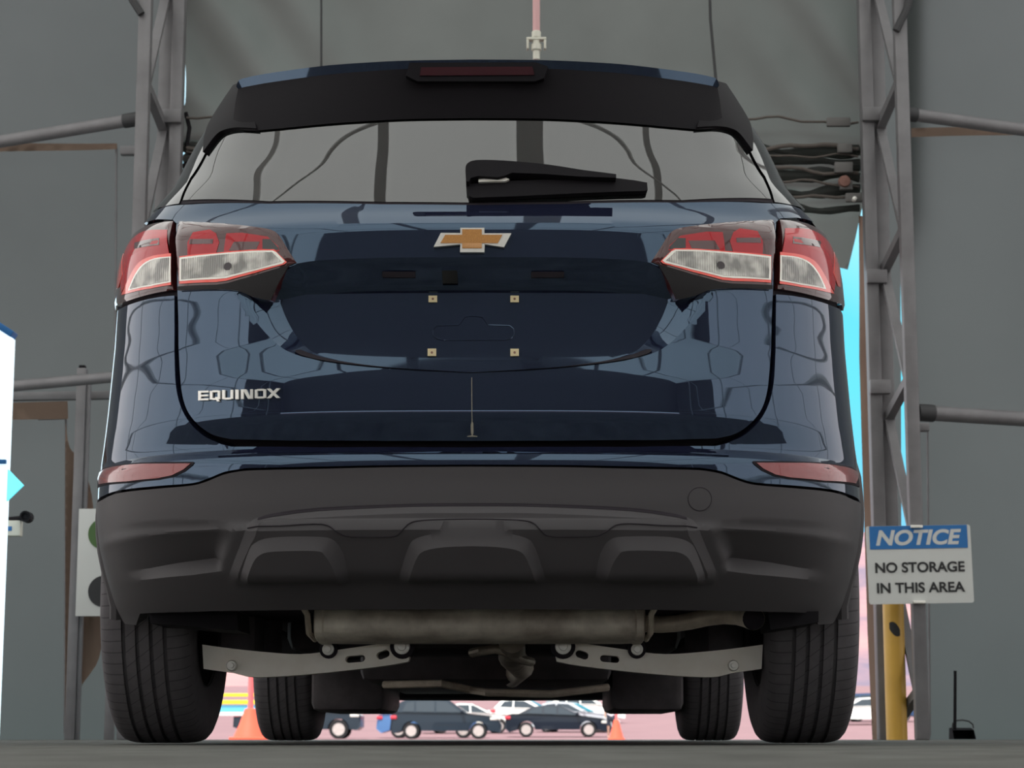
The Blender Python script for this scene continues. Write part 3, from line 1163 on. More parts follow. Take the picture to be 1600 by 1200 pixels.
rows = [[], [], [], [], []]
for i in range(len(top)):
    t_ = at(top[i][0], top[i][1], ydep(top[i][0]))
    l_ = at(low[i][0], low[i][1], ydep(low[i][0]) + 0.006)
    ab = hit(*bot[i])
    b_ = S(*ab) + SN(*ab) * 0.004
    fwd_ = t_ + np.array(((XC - t_[0]) * 0.03, 0.42, 0.03))
    m_ = (l_ + b_) / 2 + np.array((0, 0, 0.012))
    for r_, p_ in zip(rows, (fwd_, t_, l_, m_, b_)):
        r_.append(p_)


def both(r_):
    q = [np.array(p) for p in r_]
    return q + [np.array((2 * XC - p[0], p[1], p[2])) for p in reversed(q[:-1])]


rows = [both(r_) for r_ in rows]
n = len(rows[0])
quad = lambda k_: [(k_ * n + i, k_ * n + i + 1, (k_ + 1) * n + i + 1, (k_ + 1) * n + i) for i in range(n - 1)]
sp = mk('roof_spoiler', rows[0] + rows[1] + rows[2], quad(0) + quad(1), M['paint'], suv, sharp=40)
mk('spoiler_underside', rows[2] + rows[3] + rows[4], quad(0) + quad(1), M['plastic2'], suv, sharp=40, label='black underside of the roof spoiler')
wing = H(spline([(369, 137), (350, 165), (331, 196), (325, 214)], 3) + [(322, 241)] + spline([(323, 240), (342, 215), (356, 206.5), (376, 203.5), (404, 205)], 3) + [(404, 130)])
for mirror in (False, True):
    panel('spoiler_wing', mir(wing) if mirror else wing, M['plastic2'], suv, 0.010, 0.03, 0.012)
# third brake lamp and washer nozzle in the spoiler's lip


def lip(pts, d, th):
    return (lambda p: tuple(at(p[0], p[1], d)), lambda p: tuple(at(p[0], p[1], d) + np.array((0, th, 0))))


hp = [(640, 98), (838, 97.5), (856, 104), (850, 122), (836, 127), (652, 127), (634, 118)]
fr_, bk_ = lip(hp, 4.567, 0.03)
bl = MB().prism([hp], fr_, bk_).build('brake_lamp', M['plastic2'], suv, sharp=30, label='high dark brake lamp in the spoiler lip')
hp = [(658, 105), (832, 104), (835, 117), (656, 118)]
fr_, bk_ = lip(hp, 4.564, 0.003)
MB().prism([hp], fr_, bk_).build('red_lens', M['lens_dim'], bl, sharp=30)
c_ = at(888, 124, 4.605)
nz = MB()
nz.lathe([(0.0, -0.004), (0.012, -0.003), (0.014, 0.004), (0.014, 0.03)], c_, 'Y', 20)
nz.build('washer_nozzle', M['plastic2'], suv)

# --- rear wiper
arm = H(spline([(729, 296), (728, 275), (733, 267), (745, 263.5), (772, 263.5), (812, 266), (860, 271), (910, 279)], 3) + [(960, 285.5), (960, 291), (905, 289), (850, 285), (800, 283), (790, 287), (778, 290), (748, 288), (736, 291), (733, 297)])
panel('wiper_arm', arm, M['plastic2'], suv, 0.030, 0.024, 0.01)
blade = H([(729, 297), (733, 312), (740, 315.5), (800, 313), (880, 309), (1004, 304.5), (1010, 303), (1009, 291.5), (990, 288), (940, 282), (900, 280.5), (890, 288), (850, 287), (792, 289), (735, 293)])
panel('wiper_blade', blade, M['plastic2'], suv, 0.014, 0.013, 0.01)
hl = H([(748, 289), (790, 286.5), (796, 289), (790, 292), (748, 293)])  # pale sliver laid on the wiper as a painted highlight
panel('wiper_highlight', hl, M['bolt'], suv, 0.021, 0.006, 0.01)


# --- badge, lettering, number-plate fixings
def shapes(name, polys, m, parent, off, thick, fns=(), label=None):
    b = MB()
    for pl in polys:
        q = densify(H(pl), 0.02)
        A = np.array(q)
        N = SN(A[:, 0], A[:, 1])
        o = sum((fn(A) for fn in fns), np.zeros(len(A)))
        T0 = S(A[:, 0], A[:, 1]) + N * (off + thick - o)[:, None]
        B0 = S(A[:, 0], A[:, 1]) + N * (off - o)[:, None]
        tri = tessellate_polygon([[Vector((x, y, 0)) for x, y in q]])
        n_ = len(q)
        b.add(list(map(tuple, T0)) + list(map(tuple, B0)), [tuple(t) for t in tri])
        b.add(list(map(tuple, T0)) + list(map(tuple, B0)), [(i, n_ + i, n_ + (i + 1) % n_, (i + 1) % n_) for i in range(n_)])
    return b.build(name, m, parent, sharp=25, label=label)


bow = [(678, 387.5), (689, 366), (719.5, 366), (719.5, 358), (757, 358), (757, 366.5), (799, 366.5), (787.5, 388), (757.5, 383.5), (757, 396), (719, 396), (719.5, 383.5)]
gold = [(688.5, 382), (696, 369), (722.5, 369), (722.5, 360.5), (753, 360.5), (753, 369), (785, 369), (778, 382), (753, 382), (753, 390), (722.5, 390), (722.5, 382)]
bd = shapes('badge', [bow], M['chrome'], suv, 0.001, 0.009, label='chrome-edged gold cross badge')
shapes('gold_insert', [gold], M['gold'], bd, 0.008, 0.0032)

E = []


def L_(x0, x1, rows_, slope=-0.032):
    for pl in rows_:
        E.append([(x0 + px * (x1 - x0), 611.5 + slope * (x0 - 311) * 1.0 + py * 15.0 + slope * px * (x1 - x0)) for px, py in pl])


bar = lambda a0, b0, a1, b1: [(a0, b0), (a1, b0), (a1, b1), (a0, b1)]
L_(312, 328, [bar(0, 0, .26, 1), bar(.26, 0, 1, .2), bar(.26, .42, .95, .6), bar(.26, .82, 1, 1)])
L_(330, 346, [bar(0, .05, .26, .95), bar(.26, 0, .8, .2), bar(.76, .05, 1, .95), bar(.26, .8, .8, 1), [(.5, .7), (.72, .7), (.95, 1.16), (.68, 1.16)]])
L_(349, 366, [bar(0, 0, .26, .95), bar(.2, .8, .8, 1), bar(.76, 0, 1, .95)])
L_(369.5, 374.5, [bar(0, 0, 1, 1)])
L_(378, 396.5, [bar(0, 0, .24, 1), bar(.78, 0, 1, 1), [(.24, 0), (.46, 0), (.78, .78), (.78, 1), (.6, 1), (.24, .2)]])
L_(399.5, 417, [bar(0, .05, .25, .95), bar(.2, 0, .8, .2), bar(.76, .05, 1, .95), bar(.2, .8, .8, 1)])
L_(418, 439, [[(0, 0), (.28, 0), (1, 1), (.72, 1)], [(.72, 0), (1, 0), (.28, 1), (0, 1)]])
shapes('lettering', E, M['chrome'], suv, 0.001, 0.005, label='chrome capital letters on the tailgate')

for px, py in ((674.5, 459), (804, 459), (673, 540.5), (804, 540.5)):
    c_ = shapes('plate_clip', [[(px - 6.8, py - 5.2), (px + 6.8, py - 5.2), (px + 6.8, py + 5.2), (px - 6.8, py + 5.2)]], M['clip'], suv, 0.001, 0.004, [pk])
    shapes('screw_hole', [[(px + 2 * math.cos(q), py + 2 * math.sin(q)) for q in np.linspace(0, 2 * math.pi, 9)[:-1]]], M['brick'], c_, 0.0046, 0.0006, [pk])
ol = [(690, 523.5), (680, 521), (674, 514.5), (675, 506), (681, 500.5), (715, 499.5), (725, 487), (732, 485.5), (744, 485.5), (753, 487), (762, 499.5), (796, 500.5), (803, 506), (804, 514.5), (799, 521), (789, 523.5)]
A = np.array(densify(H(ol), 0.006))
Pn = S(A[:, 0], A[:, 1]) + SN(A[:, 0], A[:, 1]) * (0.0006 - pk(A))[:, None]
MB().tube([tuple(p) for p in Pn], 0.0014, 6, closed=True).build('pressed_outline', M['paint'], suv)
plate = H([(629, 458), (640, 449.5), (835, 449.5), (851, 459), (851, 545), (840, 552), (640, 552), (630, 545)])
panel('plate_base', plate, M['paint'], suv, 0.0004, 0.0004, 0.012, [pk])
shapes('rear_camera', [[(690, 421), (714, 421), (715, 437), (691, 437)]], M['gloss'], suv, 0.004, 0.01, [pk])
for x in (622, 856):
    shapes('plate_lamp', [[(x - 26, 421), (x + 26, 421), (x + 26, 428), (x - 26, 428)]], M['gap'], suv, 0.002, 0.004, [pk])
shapes('dirt_streak', [[(736.7, 590), (737.6, 590), (738.2, 659), (739.6, 661), (740, 676), (739, 680), (746, 681.4), (746, 682.4), (730, 682.4), (730, 681.4), (737, 680), (735.8, 676), (735.6, 664), (737, 658)]], M['dirt'], suv, 0.0006, 0.0004, label='pale dried dirt run down the tailgate')

# ================================================================== THE CAR: running gear
def tyre_material():
    m = M['rubber']
    nt = m.node_tree
    b = nt.nodes['Principled BSDF']
    src = b.inputs['Base Color'].links[0].from_socket
    N = lambda op, *ins: _math(nt, op, *ins)
    tc = nt.nodes.new('ShaderNodeTexCoord')
    sp_ = nt.nodes.new('ShaderNodeSeparateXYZ')
    nt.links.new(tc.outputs['Object'], sp_.inputs[0])
    x, y, z = sp_.outputs
    ang = N('ARCTAN2', z, y)
    ax = N('ABSOLUTE', x)
    r = N('SQRT', N('ADD', N('MULTIPLY', y, y), N('MULTIPLY', z, z)))
    tread = N('GREATER_THAN', r, 0.338)
    s1 = N('LESS_THAN', N('FRACT', N('ADD', N('MULTIPLY', ang, 78 / 6.28318), N('MULTIPLY', x, 3.0))), 0.10)
    m1 = N('GREATER_THAN', ax, 0.053)
    s2 = N('LESS_THAN', N('FRACT', N('ADD', N('MULTIPLY', ang, 60 / 6.28318), N('MULTIPLY', x, 22.0))), 0.07)
    m2 = N('LESS_THAN', ax, 0.045)
    sip = N('MULTIPLY', tread, N('MAXIMUM', N('MULTIPLY', s1, m1), N('MULTIPLY', s2, m2)))
    mx = nt.nodes.new('ShaderNodeMix')
    mx.data_type = 'RGBA'
    nt.links.new(sip, mx.inputs['Factor'])
    nt.links.new(src, mx.inputs['A'])
    mx.inputs['B'].default_value = (0.07, 0.065, 0.07, 1)
    nt.links.new(mx.outputs['Result'], b.inputs['Base Color'])


def _math(nt, op, a, b=None):
    n_ = nt.nodes.new('ShaderNodeMath')
    n_.operation = op
    for i, q in enumerate((a, b)):
        if q is None:
            continue
        if isinstance(q, (int, float)):
            n_.inputs[i].default_value = q
        else:
            nt.links.new(q, n_.inputs[i])
    return n_.outputs[0]


tyre_material()
RT = 0.36
prof = [(.215, -.095), (.235, -.104), (.27, -.1115), (.30, -.1125), (.325, -.109), (.340, -.103), (.349, -.095), (.3535, -.084)]
gx = [-.049, -.0165, .0165, .049]
pp = [(.3555, -.074)]
for q in gx:
    pp += [(.3595 - abs(q) * .02, q - .0048), (.3515, q - .0038), (.3515, q + .0038), (.3595 - abs(q) * .02, q + .0048)]
pp += [(.3555, .074)]
prof = prof + pp + [(r_, -h_) for r_, h_ in reversed(prof)]
for s, y, nm in ((-1, AXR, 'rear'), (1, AXR, 'rear'), (-1, AXF, 'front'), (1, AXF, 'front')):
    b = MB().lathe(prof, (0, 0, 0), 'X', 96, cap=False)
    b.v = [(p[0], p[1], max(p[2], -RT + 0.003)) for p in b.v]
    t = b.build('tyre', M['rubber'], suv, sharp=30, local=True)
    t.location = (s * (0.79 if nm == 'rear' else 0.785), y - AXR, RT)
    rim = MB().lathe([(.218, -.10), (.222, -.095), (.205, -.08), (.195, .0), (.19, .05), (.21, .075), (.222, .095), (.218, .10)], (0, 0, 0), 'X', 48, cap=False)
    rim.lathe([(0.19, s * .045), (.12, s * .05), (.06, s * .06), (0.0, s * .062)], (0, 0, 0), 'X', 30)
    rim.lathe([(0.0, -s * .06), (.15, -s * .055), (.155, -s * .01), (0.0, s * .0)], (0, 0, 0), 'X', 36)
    rim.build('rim', M['cast'], t, local=True)

axis_px = 754
mpx = lambda p: (2 * axis_px - p[0], p[1])


def slab(name, loops, y0, y1, m, parent, label=None, bev=None):
    return MB().prism(loops, lambda p: tuple(at(p[0], p[1], y0)), lambda p: tuple(at(p[0], p[1], y0) + np.array((0, y1 - y0, 0)))).build(name, m, parent, sharp=30, label=label)


# silencer
mz0, mz1 = at(745, 1003, 4.86)[2], at(745, 938, 4.86)[2]
x0, x1 = at(491, 980, 4.86)[0], at(1008, 980, 4.86)[0]
v = []
secs = [(x0, .90), (x0 + .004, 1.0), (x0 + .02, 1.0), (x0 + .024, .95), (x0 + .05, .97), ((x0 + x1) / 2, .97), (x1 - .05, .97), (x1 - .024, .95), (x1 - .02, 1.0), (x1 - .004, 1.0), (x1, .90)]
nn = 40
for x, s in secs:
    for k_ in range(nn):
        q = 2 * math.pi * k_ / nn
        cy, cz = math.cos(q), math.sin(q)
        v.append((x, 4.98 + .15 * s * math.copysign(abs(cy) ** .75, cy), (mz0 + mz1) / 2 + (mz1 - mz0) / 2 * s * math.copysign(abs(cz) ** .6, cz)))
f = [(i * nn + k_, i * nn + (k_ + 1) % nn, (i + 1) * nn + (k_ + 1) % nn, (i + 1) * nn + k_) for i in range(len(secs) - 1) for k_ in range(nn)]
f += [tuple(range(nn)), tuple((len(secs) - 1) * nn + k_ for k_ in range(nn))]
MB().add(v, f).build('silencer', M['muffler'], suv, sharp=40, label='long stained steel exhaust silencer')
MB().box(((x0 + x1) / 2, 4.85, mz0 + (mz1 - mz0) * .70), (x1 - x0 - .02, .014, .010), .003).build('silencer_seam', M['muffler'], suv)
for q, dx in ((x0 - .012, -1), (x1 + .012, 1)):
    MB().tube([(q + dx * .02, 4.80, mz1 + .0), (q, 4.82, mz0 + .06), (q, 4.86, mz0 + .02), (q + dx * -.005, 4.95, mz0 + .01)], .007, 8).build('hanger', M['rust'], suv)
# tail pipe
MB().tube([tuple(at(x, y, d)) for x, y, d in spline([(1000, 974, 4.95), (1040, 975, 4.93), (1075, 971, 4.90), (1110, 963, 4.88)], 4) and [(1000, 974, 4.95), (1030, 975.5, 4.94), (1055, 974, 4.93), (1080, 970, 4.91), (1105, 964.5, 4.89), (1130, 961, 4.86), (1150, 961, 4.83), (1168, 964, 4.79), (1178, 967, 4.74)]],
          [.020, .020, .020, .020, .020, .021, .0225, .0245, .026], 18, cap=False).build('tail_pipe', M['rust'], suv, label='bent tail pipe with open end')
c_ = at(1178, 967, 4.745)
MB().lathe([(0.0, .03), (.024, .03), (.024, .0)], c_, 'Y', 18).build('pipe_bore', M['gap'], suv)
# lower control arms
armL = spline([(316, 1007), (340, 1010.5), (400, 1017.5), (470, 1022), (530, 1015), (612, 1003)], 4) + [(613, 1016), (619, 1023), (640, 1025.5), (638, 1033)] + spline([(636, 1034), (600, 1040.5), (520, 1050), (450, 1056), (404, 1058), (385, 1057)], 3) + [(362, 1051), (318, 1045)]


def rslot(cx, cy, w, h, ang):
    o = []
    for sgn in (1, -1):
        for q in np.linspace(-90, 90, 7):
            a_ = math.radians(q)
            px = sgn * (w / 2 - h / 2 + h / 2 * math.cos(a_))
            py = sgn * h / 2 * math.sin(a_)
            o.append((cx + px * math.cos(ang) - py * math.sin(ang), cy + px * math.sin(ang) + py * math.cos(ang)))
    return o


holes = [rslot(555, 1029.5, 31, 11, -0.08), rslot(598.5, 1023, 21, 12, -0.35)]
for mirror in (False, True):
    mm = (lambda lp: [mpx(p) for p in lp]) if mirror else (lambda lp: lp)
    a_ = slab('control_arm', [mm(armL)] + [mm(h_) for h_ in holes], 5.08, 5.13, M['steel'], suv, label='pale stamped steel lower control arm')
    for (px, py, r_, nm) in ((362, 1040, .0135, 'bolt'),):
        c_ = at(*mm([(px, py)])[0], 5.075)
        MB().lathe([(0, -.014), (r_ * .45, -.014), (r_ * .5, -.006), (r_ * .8, -.006), (r_, .0), (r_, .01)], c_, 'Y', 20).build(nm, M['bolt'], a_)
    for px, py, r_ in ((628, 1010, .0195), (512.5, 1014.5, .0145)):
        c_ = at(*mm([(px, py)])[0], 5.06)
        MB().lathe([(0, -.012), (r_ * .5, -.012), (r_ * .55, -.003), (r_ * .95, -.002), (r_, .004), (r_, .03)], c_, 'Y', 20).build('bolt', M['bolt'], suv)
        MB().lathe([(r_ * 1.02, .004), (r_ * 1.5, .008), (r_ * 1.5, .09), (0, .09)], c_, 'Y', 20).build('bushing', M['gap'], suv)
# dark structure under the floor
MB().box((XC, 6.65, 0.42), (1.20, 3.7, 0.22), 0.03).build('floor_pan', M['gap'], suv)
MB().box((XC, 5.62, 0.30), (1.02, 0.30, 0.14), 0.04).build('rear_subframe', M['cast'], suv)
MB().box((XC - 0.02, 7.55, 0.255), (0.78, 1.9, 0.14), 0.03).build('undertray', M['cast'], suv)
MB().box((XC, 8.62, 0.22), (1.0, 0.10, 0.105), 0.02).build('front_air_dam', M['gap'], suv)
for s in (-1, 1):
    MB().box((XC + s * 0.53, 8.0, 0.20), (0.26, 0.9, 0.19), 0.03).build('front_suspension_arm', M['cast'], suv)
    MB().box((XC + s * 0.73, 6.7, 0.40), (0.22, 2.0, 0.18), 0.03).build('sill', M['gap'], suv)
    v = []
    for q in np.linspace(-6, 186, 25):
        for x in (0.50, 0.72, 0.845):
            v.append((XC + s * x, AXR + .415 * math.cos(math.radians(q)), .36 + .415 * math.sin(math.radians(q))))
    mk('wheel_liner', v, [(i * 3 + k_, i * 3 + k_ + 1, i * 3 + k_ + 4, i * 3 + k_ + 3) for i in range(24) for k_ in range(2)], M['gap'], suv)
    MB().tube([(XC + s * .56, 5.42, .20), (XC + s * .55, 5.42, .62)], .045, 12).build('damper', M['cast'], suv)
    MB().box((XC + s * .60, 5.30, .30), (.10, .16, .22), .03).build('knuckle', M['cast'], suv)
    lip_ = slab('valance_liner', [[(232, 958), (370, 956), (372, 985), (352, 984), (258, 975), (236, 974)] if s < 0 else [(1200, 957), (1279, 955), (1279, 972), (1262, 975), (1204, 984)]], 4.70, 4.9, M['plastic2'], suv)
# exhaust run in the middle
MB().tube([tuple(at(x, y, d)) for x, y, d in ((738, 1020, 5.4), (752, 1017, 5.36), (775, 1014, 5.35), (795, 1020, 5.35), (812, 1030, 5.4), (830, 1034, 5.6))], .012, 10).build('anti_roll_link', M['rust'], suv)
MB().tube([tuple(at(800, 1000, 5.3)), tuple(at(800, 1025, 5.5)), tuple(at(815, 1042, 6.2)), tuple(at(800, 1060, 7.0))], [.033, .036, .036, .03], 14).build('exhaust_pipe', M['rust'], suv)
MB().tube([tuple(at(x, y, d)) for x, y, d in ((735, 1078, 6.6), (760, 1082, 6.5), (860, 1085, 6.5), (950, 1074, 6.6))], .012, 8).build('heat_shield_edge', M['rust'], suv)
MB().tube([tuple(at(x, y, d)) for x, y, d in ((600, 1070, 6.6), (690, 1068, 6.5), (735, 1078, 6.6))], .012, 8).build('brake_pipe', M['rust'], suv)

# ================================================================== TENT DOORWAY
def V3(px, py, y):
    return tuple(map(float, at(px, py, y)))


def post_at(px, py, y, zt, w, h, mbx):
    x = at(px, py, y)[0]
    mbx.box((x, y, zt / 2), (w, h, zt), 0.006)
    return x


def truss(label, right):
    sgn = 1 if right else -1
    A = at(1364, 520, 11.15)[0] if right else at(278, 120, 11.15)[0]
    B = at(1421, 520, 10.75)[0] if right else at(221, 250, 10.75)[0]
    Cc = A + sgn * 0.071
    t = thing('truss_column', label, 'column', ((A + B) / 2, 11.0, 0), group=None)
    zt = 4.75
    MB().box((A, 11.15, zt / 2), (.066, .09, zt), .006).build('flange_post', M['alu'], t)
    MB().box((Cc, 11.20, zt / 2), (.078, .07, zt), .006).build('inner_post', M['alu'], t)
    MB().box((B, 10.75, zt / 2), (.068, .068, zt), .008).build('chord', M['alu'], t)
    for i in range(6):
        z0 = 0.10 + i * 0.80
        MB().bar((Cc, 11.14, z0), (B, 10.80, z0 + .14), .045, .045).build('strut', M['alu'], t)
        if z0 + .95 < zt:
            MB().bar((B, 10.80, z0 + .12), (Cc, 11.14, z0 + .78), .05, .02).build('lacing', M['alu'], t)
    for z0 in (1.05, 1.85, 2.45, 3.35):
        MB().box((A + sgn * .02, 11.10, z0), (.11, .05, .075), .006).build('bracket', M['alu'], t)
    return t, A, B, Cc


tr, AR, BR, CR = truss('grey lattice column right of the doorway with the notice on it', True)
tl_, AL, BL, CL = truss('grey lattice column left of the doorway', False)

# sloping tubes from the columns to the wall
BR_label = ((1418, 178, 2000, 258, .034, 'round grey tube sloping out from the right column, the upper one'), (1444, 645, 2000, 680, .040, 'round grey tube out from the right column, the one just above the notice'),
            (208, 187, -400, 287, .034, 'round grey tube sloping out from the left column, the upper one'), (200, 587, -400, 641, .030, 'round grey tube at the left, crossing the slim post below its top'))
for (x0_, y0_, x1_, y1_, r_, lb) in BR_label:
    p0, p1 = V3(x0_, y0_, 10.78), V3(x1_, y1_, 11.35)
    t = thing('brace_tube', lb, 'tube', p0, group=None)
    MB().tube([p0, p1], r_, 14).build('tube', M['alu'], t)
    d_ = (Vector(p1) - Vector(p0)).normalized()
    MB().tube([Vector(p0) - d_ * .04, Vector(p0) + d_ * .05], r_ * 1.15, 12).build('end_fitting', M['dark_steel'], t)
# short bent braces near the frame's top
for lb, pts in (('perforated dark brace at the top right of the right column', [(1400, 48), (1418, 12), (1426, -30)]), ('dark brace at the top left of the left column', [(221, 22), (208, 2), (196, -20)])):
    o = MB().tube([V3(x, y, 10.7) for x, y in pts], .02, 8).build('corner_brace', M['dark_steel'])
    tag(o, lb, 'brace')

# slim post and rails at the left
t = thing('slim_post', 'slim grey steel post standing at the left wall beside the brown cloth', 'post', (at(118, 900, 11.22)[0], 11.22, 0))
x_ = at(118, 900, 11.22)[0]
zt_ = at(118, 576, 11.22)[2]
MB().box((x_, 11.22, zt_ / 2), (.05, .06, zt_), .006).build('post', M['alu'], t)
MB().box((x_ + .035, 11.235, zt_ / 2 - .02), (.02, .04, zt_ - .04), .003).build('flange', M['alu'], t)
MB().box((x_, 11.22, zt_ + .002), (.034, .04, .03), .004).build('post_cap', M['plastic2'], t)
o = MB().bar(V3(-1250, 640, 11.38), V3(215, 617, 11.38), .05, .045, .005).build('wall_rail', M['alu'])
tag(o, 'flat grey rail along the left wall under the sloping tube', 'rail')
o = MB().box(V3(208, 236, 11.40), (.14, .05, .05), .006).build('wall_rail', M['alu'])
tag(o, 'stub of grey rail at the left column, at the upper seam', 'rail')
o = MB().box(V3(1441, 668, 11.38), (.07, .06, .045), .006).build('wall_rail', M['alu'])
tag(o, 'stub of grey rail beside the right column under the lower tube', 'rail')
o = MB().box(V3(1417, 222, 11.38), (.03, .05, .05), .006).build('wall_rail', M['alu'])
tag(o, 'small stub of grey rail beside the right column near the upper seam', 'rail')


def sheet(outline, y, wob, nx=30, step=.05, fr=9.0):
    """a slightly rippled cloth inside an outline of photo pixels, hung at distance y"""
    P = densify([tuple(at(p[0], p[1], y)[[0, 2]]) for p in outline], step)
    A = np.array(P)
    x0, z0 = A.min(0)
    x1, z1 = A.max(0)
    gx, gz = np.meshgrid(np.arange(x0 + step / 2, x1, step), np.arange(z0 + step / 2, z1, step))
    G = np.stack([gx.ravel(), gz.ravel()], -1)
    G = G[pip(G, P)]
    if len(G):
        G = G[dist(G, P) > step * .45]
    vv = list(P) + [tuple(g) for g in G]
    V, E_, Fc, *_ = delaunay_2d_cdt([Vector((float(p[0]), float(p[1]))) for p in vv], [(i, (i + 1) % len(P)) for i in range(len(P))], [], 0, 1e-6)
    Q = np.array([(p.x, p.y) for p in V])
    T = [t for t in Fc]
    cen = np.array([Q[list(t)].mean(0) for t in T])
    ok = pip(cen, P)
    yy = [y + wob(p[0], p[1]) for p in Q]
    return [(Q[i][0], yy[i], Q[i][1]) for i in range(len(Q))], [tuple(t) for t, q in zip(T, ok) if q]


def cloth(name, outline, y, wob, m, step=.05, kind=None, label=None, cat=None, parent=None, thick=0.004):
    v, f = sheet(outline, y, wob, step=step)
    n_ = len(v)
    o = mk(name, v, f, m, parent, sharp=180)
    if kind:
        o['kind'] = kind
        if label:
            o['label'] = label
    elif label and cat:
        tag(o, label, cat)
    return o


flatw = lambda x, z: 0.006 * math.sin(x * 7 + z * 2)
fold = lambda x, z: 0.02 * math.sin(x * 38 + 0.6 * math.sin(z * 2)) + .008 * math.sin(x * 90 + z * 3)
cloth('trim_%d' % k, [(-1250, 232), (-160, 226), (60, 224), (183, 224), (183, 233), (60, 236), (-160, 241), (-1250, 246)], 11.41, flatw, M['brown_cloth'], kind='structure', label='brownish seam across the left wall')  # brown of these bands holds shadow and dirt of the overlapping fold
k += 1
cloth('trim_%d' % k, [(1424, 200), (1700, 196), (2850, 186), (2850, 199), (1700, 209), (1424, 214)], 11.41, flatw, M['brown_cloth'], kind='structure', label='brownish seam across the right wall')
k += 1
cloth('trim_%d' % k, [(-1250, 634), (-160, 631), (20, 629), (106, 627), (107, 655), (-160, 657), (-1250, 660)], 11.36, flatw, M['brown_cloth'], kind='structure', label='brown band of fold shadow and dirt above the grey panel at the left')
k += 1
cloth('trim_%d' % k, [(1357, -60), (1440, -60), (1436, 330), (1407, 430), (1409, 1150), (1377, 1156), (1366, 640)], 11.56, flatw, M['fabric'], kind='structure', label='fabric strip behind the right column')
k += 1
for pts in ([(182, 232), (181, 420), (179, 600)], [(1449, 660), (1451, 900), (1453, 1150)], [(60, 655), (103, 655), (102, 900), (101, 1148)]):
    o = struct('trim_%d' % k, MB().tube([V3(x, y, 11.44) for x, y in pts], .006, 6), M['alu'], 'stitched edge of a wall panel')
    k += 1
cloth('brown_curtain', spline([(104, 660), (110, 700), (121, 712), (133, 738), (145, 775), (150, 830), (160, 950), (158, 1000), (150, 1040), (128, 1072), (112, 1112)], 3) + [(107, 1152), (101, 1152)], 11.30, fold, M['brown_cloth'], step=.02, label='brown cloth hanging in folds beside the slim post at the left', cat='curtain')
cloth('side_curtain', [(1341, 338), (1357, 338), (1360, 500), (1367, 800), (1374, 1158), (1362, 1158), (1354, 980), (1349, 800), (1342, 560)], 11.33, fold, M['brown_cloth'], step=.02, label='narrow brownish side curtain hanging between bright doorway and right column', cat='curtain')

# raised door curtain
ct = thing('door_curtain', 'raised pale fabric door curtain gathered up above the doorway behind the SUV', 'curtain', (0, 11.3, 2.4))


def cwob(x, z):
    g = 0.012 * math.sin(x * 6 + z) + .006 * math.sin(x * 17 - z * 4)
    a_ = max(0, min(1, (abs(x - 0.1) - 0.9) / 0.8))
    # long slanting creases towards the right-hand corner
    g += 0.045 * a_ * math.sin((x * 6 + z * 4.2) * 2.2) * max(0, min(1, (z - 3.2) / .3))
    zz_ = (z - 2.83) / 0.46
    if 0 < zz_ < 1:
        g -= (0.085 + .04 * math.sin(x * 3)) * abs(math.sin(zz_ * math.pi * 4.5 + 0.9 * math.sin(x * 2.2) + .3 * math.sin(x * 9))) * math.sin(zz_ * math.pi) ** .5
    return g


cloth('curtain_cloth', [(285, -235), (1344, -235), (1342, -90), (1350, 120), (1353, 215), (1352, 300), (1343, 344), (1337, 372), (1325, 421), (1310, 418), (1200, 419), (1000, 421), (700, 421), (500, 420), (300, 419), (286, 300), (286, 268), (290.5, 262), (290.5, 236), (286, 230), (286, 176), (289, 160), (289, 84), (286, 70)], 11.32, cwob, M['curtain'], step=.03, parent=ct)
for j, (ya, yb, r_) in enumerate(((186, 191, .007), (230, 229, .012), (240, 246, .006), (262, 270, .010), (281, 291, .007), (300, 312, .009))):  # dark tubes paint the shade between folds; the topmost is a rope
    pts = []
    for q in np.linspace(0, 1, 60):
        px = 1341 - q * 1050
        jit = 3.2 * math.sin(q * 37 + j * 2.1) + 2.0 * math.sin(q * 91 + j)
        pts.append(V3(px, yb + (ya - yb) * min(1, q * 7) + jit, 11.225))
    MB().tube(pts, r_, 7).build('cord_fold_shade', M['cord_shade'] if 'cord_shade' in M else M['brown_cloth'], ct)
for j, (row, r_) in enumerate(((237, .030), (253, .026), (275, .032), (296, .028), (318, .024))):
    pts, rr = [], []
    for q in np.linspace(0, 1, 70):
        px = 1343 - q * 1056
        pts.append(V3(px, row + 12 * min(1, (1 - q) * 1.0) * (j / 5) - 3 + 4 * math.sin(q * 23 + j * 1.7) + 2 * math.sin(q * 67 + j), 11.275))
        rr.append(r_ * (1 + .30 * math.sin(q * 41 + j * 2.3) + .2 * math.sin(q * 97 + j)))
    MB().tube(pts, rr, 10).build('gathered_fold', M['curtain'], ct)
for q, (px, py, w, h) in enumerate(((1310, 191, .13, .05), (1320, 232, .08, .05), (1318, 262, .10, .06), (1322, 290, .07, .05), (1334, 309, .09, .05))):
    MB().box(V3(px, py, 11.20), (w, .03, h), .006).build('strap', M['strap'] if 'strap' in M else M['alu'], ct)
MB().lathe([(0, -.03), (.03, -.025), (.034, .0), (.0, .03)], V3(1319, 284, 11.19), 'Y', 14).build('cleat', M['brick'], ct)
MB().lathe([(0, -.02), (.012, -.015), (.012, .02), (0, .02)], V3(1335, 311, 11.17), 'Y', 12).build('pulley', M['bolt'], ct)
MB().tube([V3(502, -230, 11.28), V3(502, 300, 11.28)], .006, 6).build('seam', M['dark_steel'], ct)
MB().tube([V3(1105, -230, 11.28), V3(1107, -90, 11.28), V3(1110, 30, 11.28), V3(1119, 130, 11.28), V3(1122, 200, 11.28)], .008, 6).build('seam', M['dark_steel'], ct)
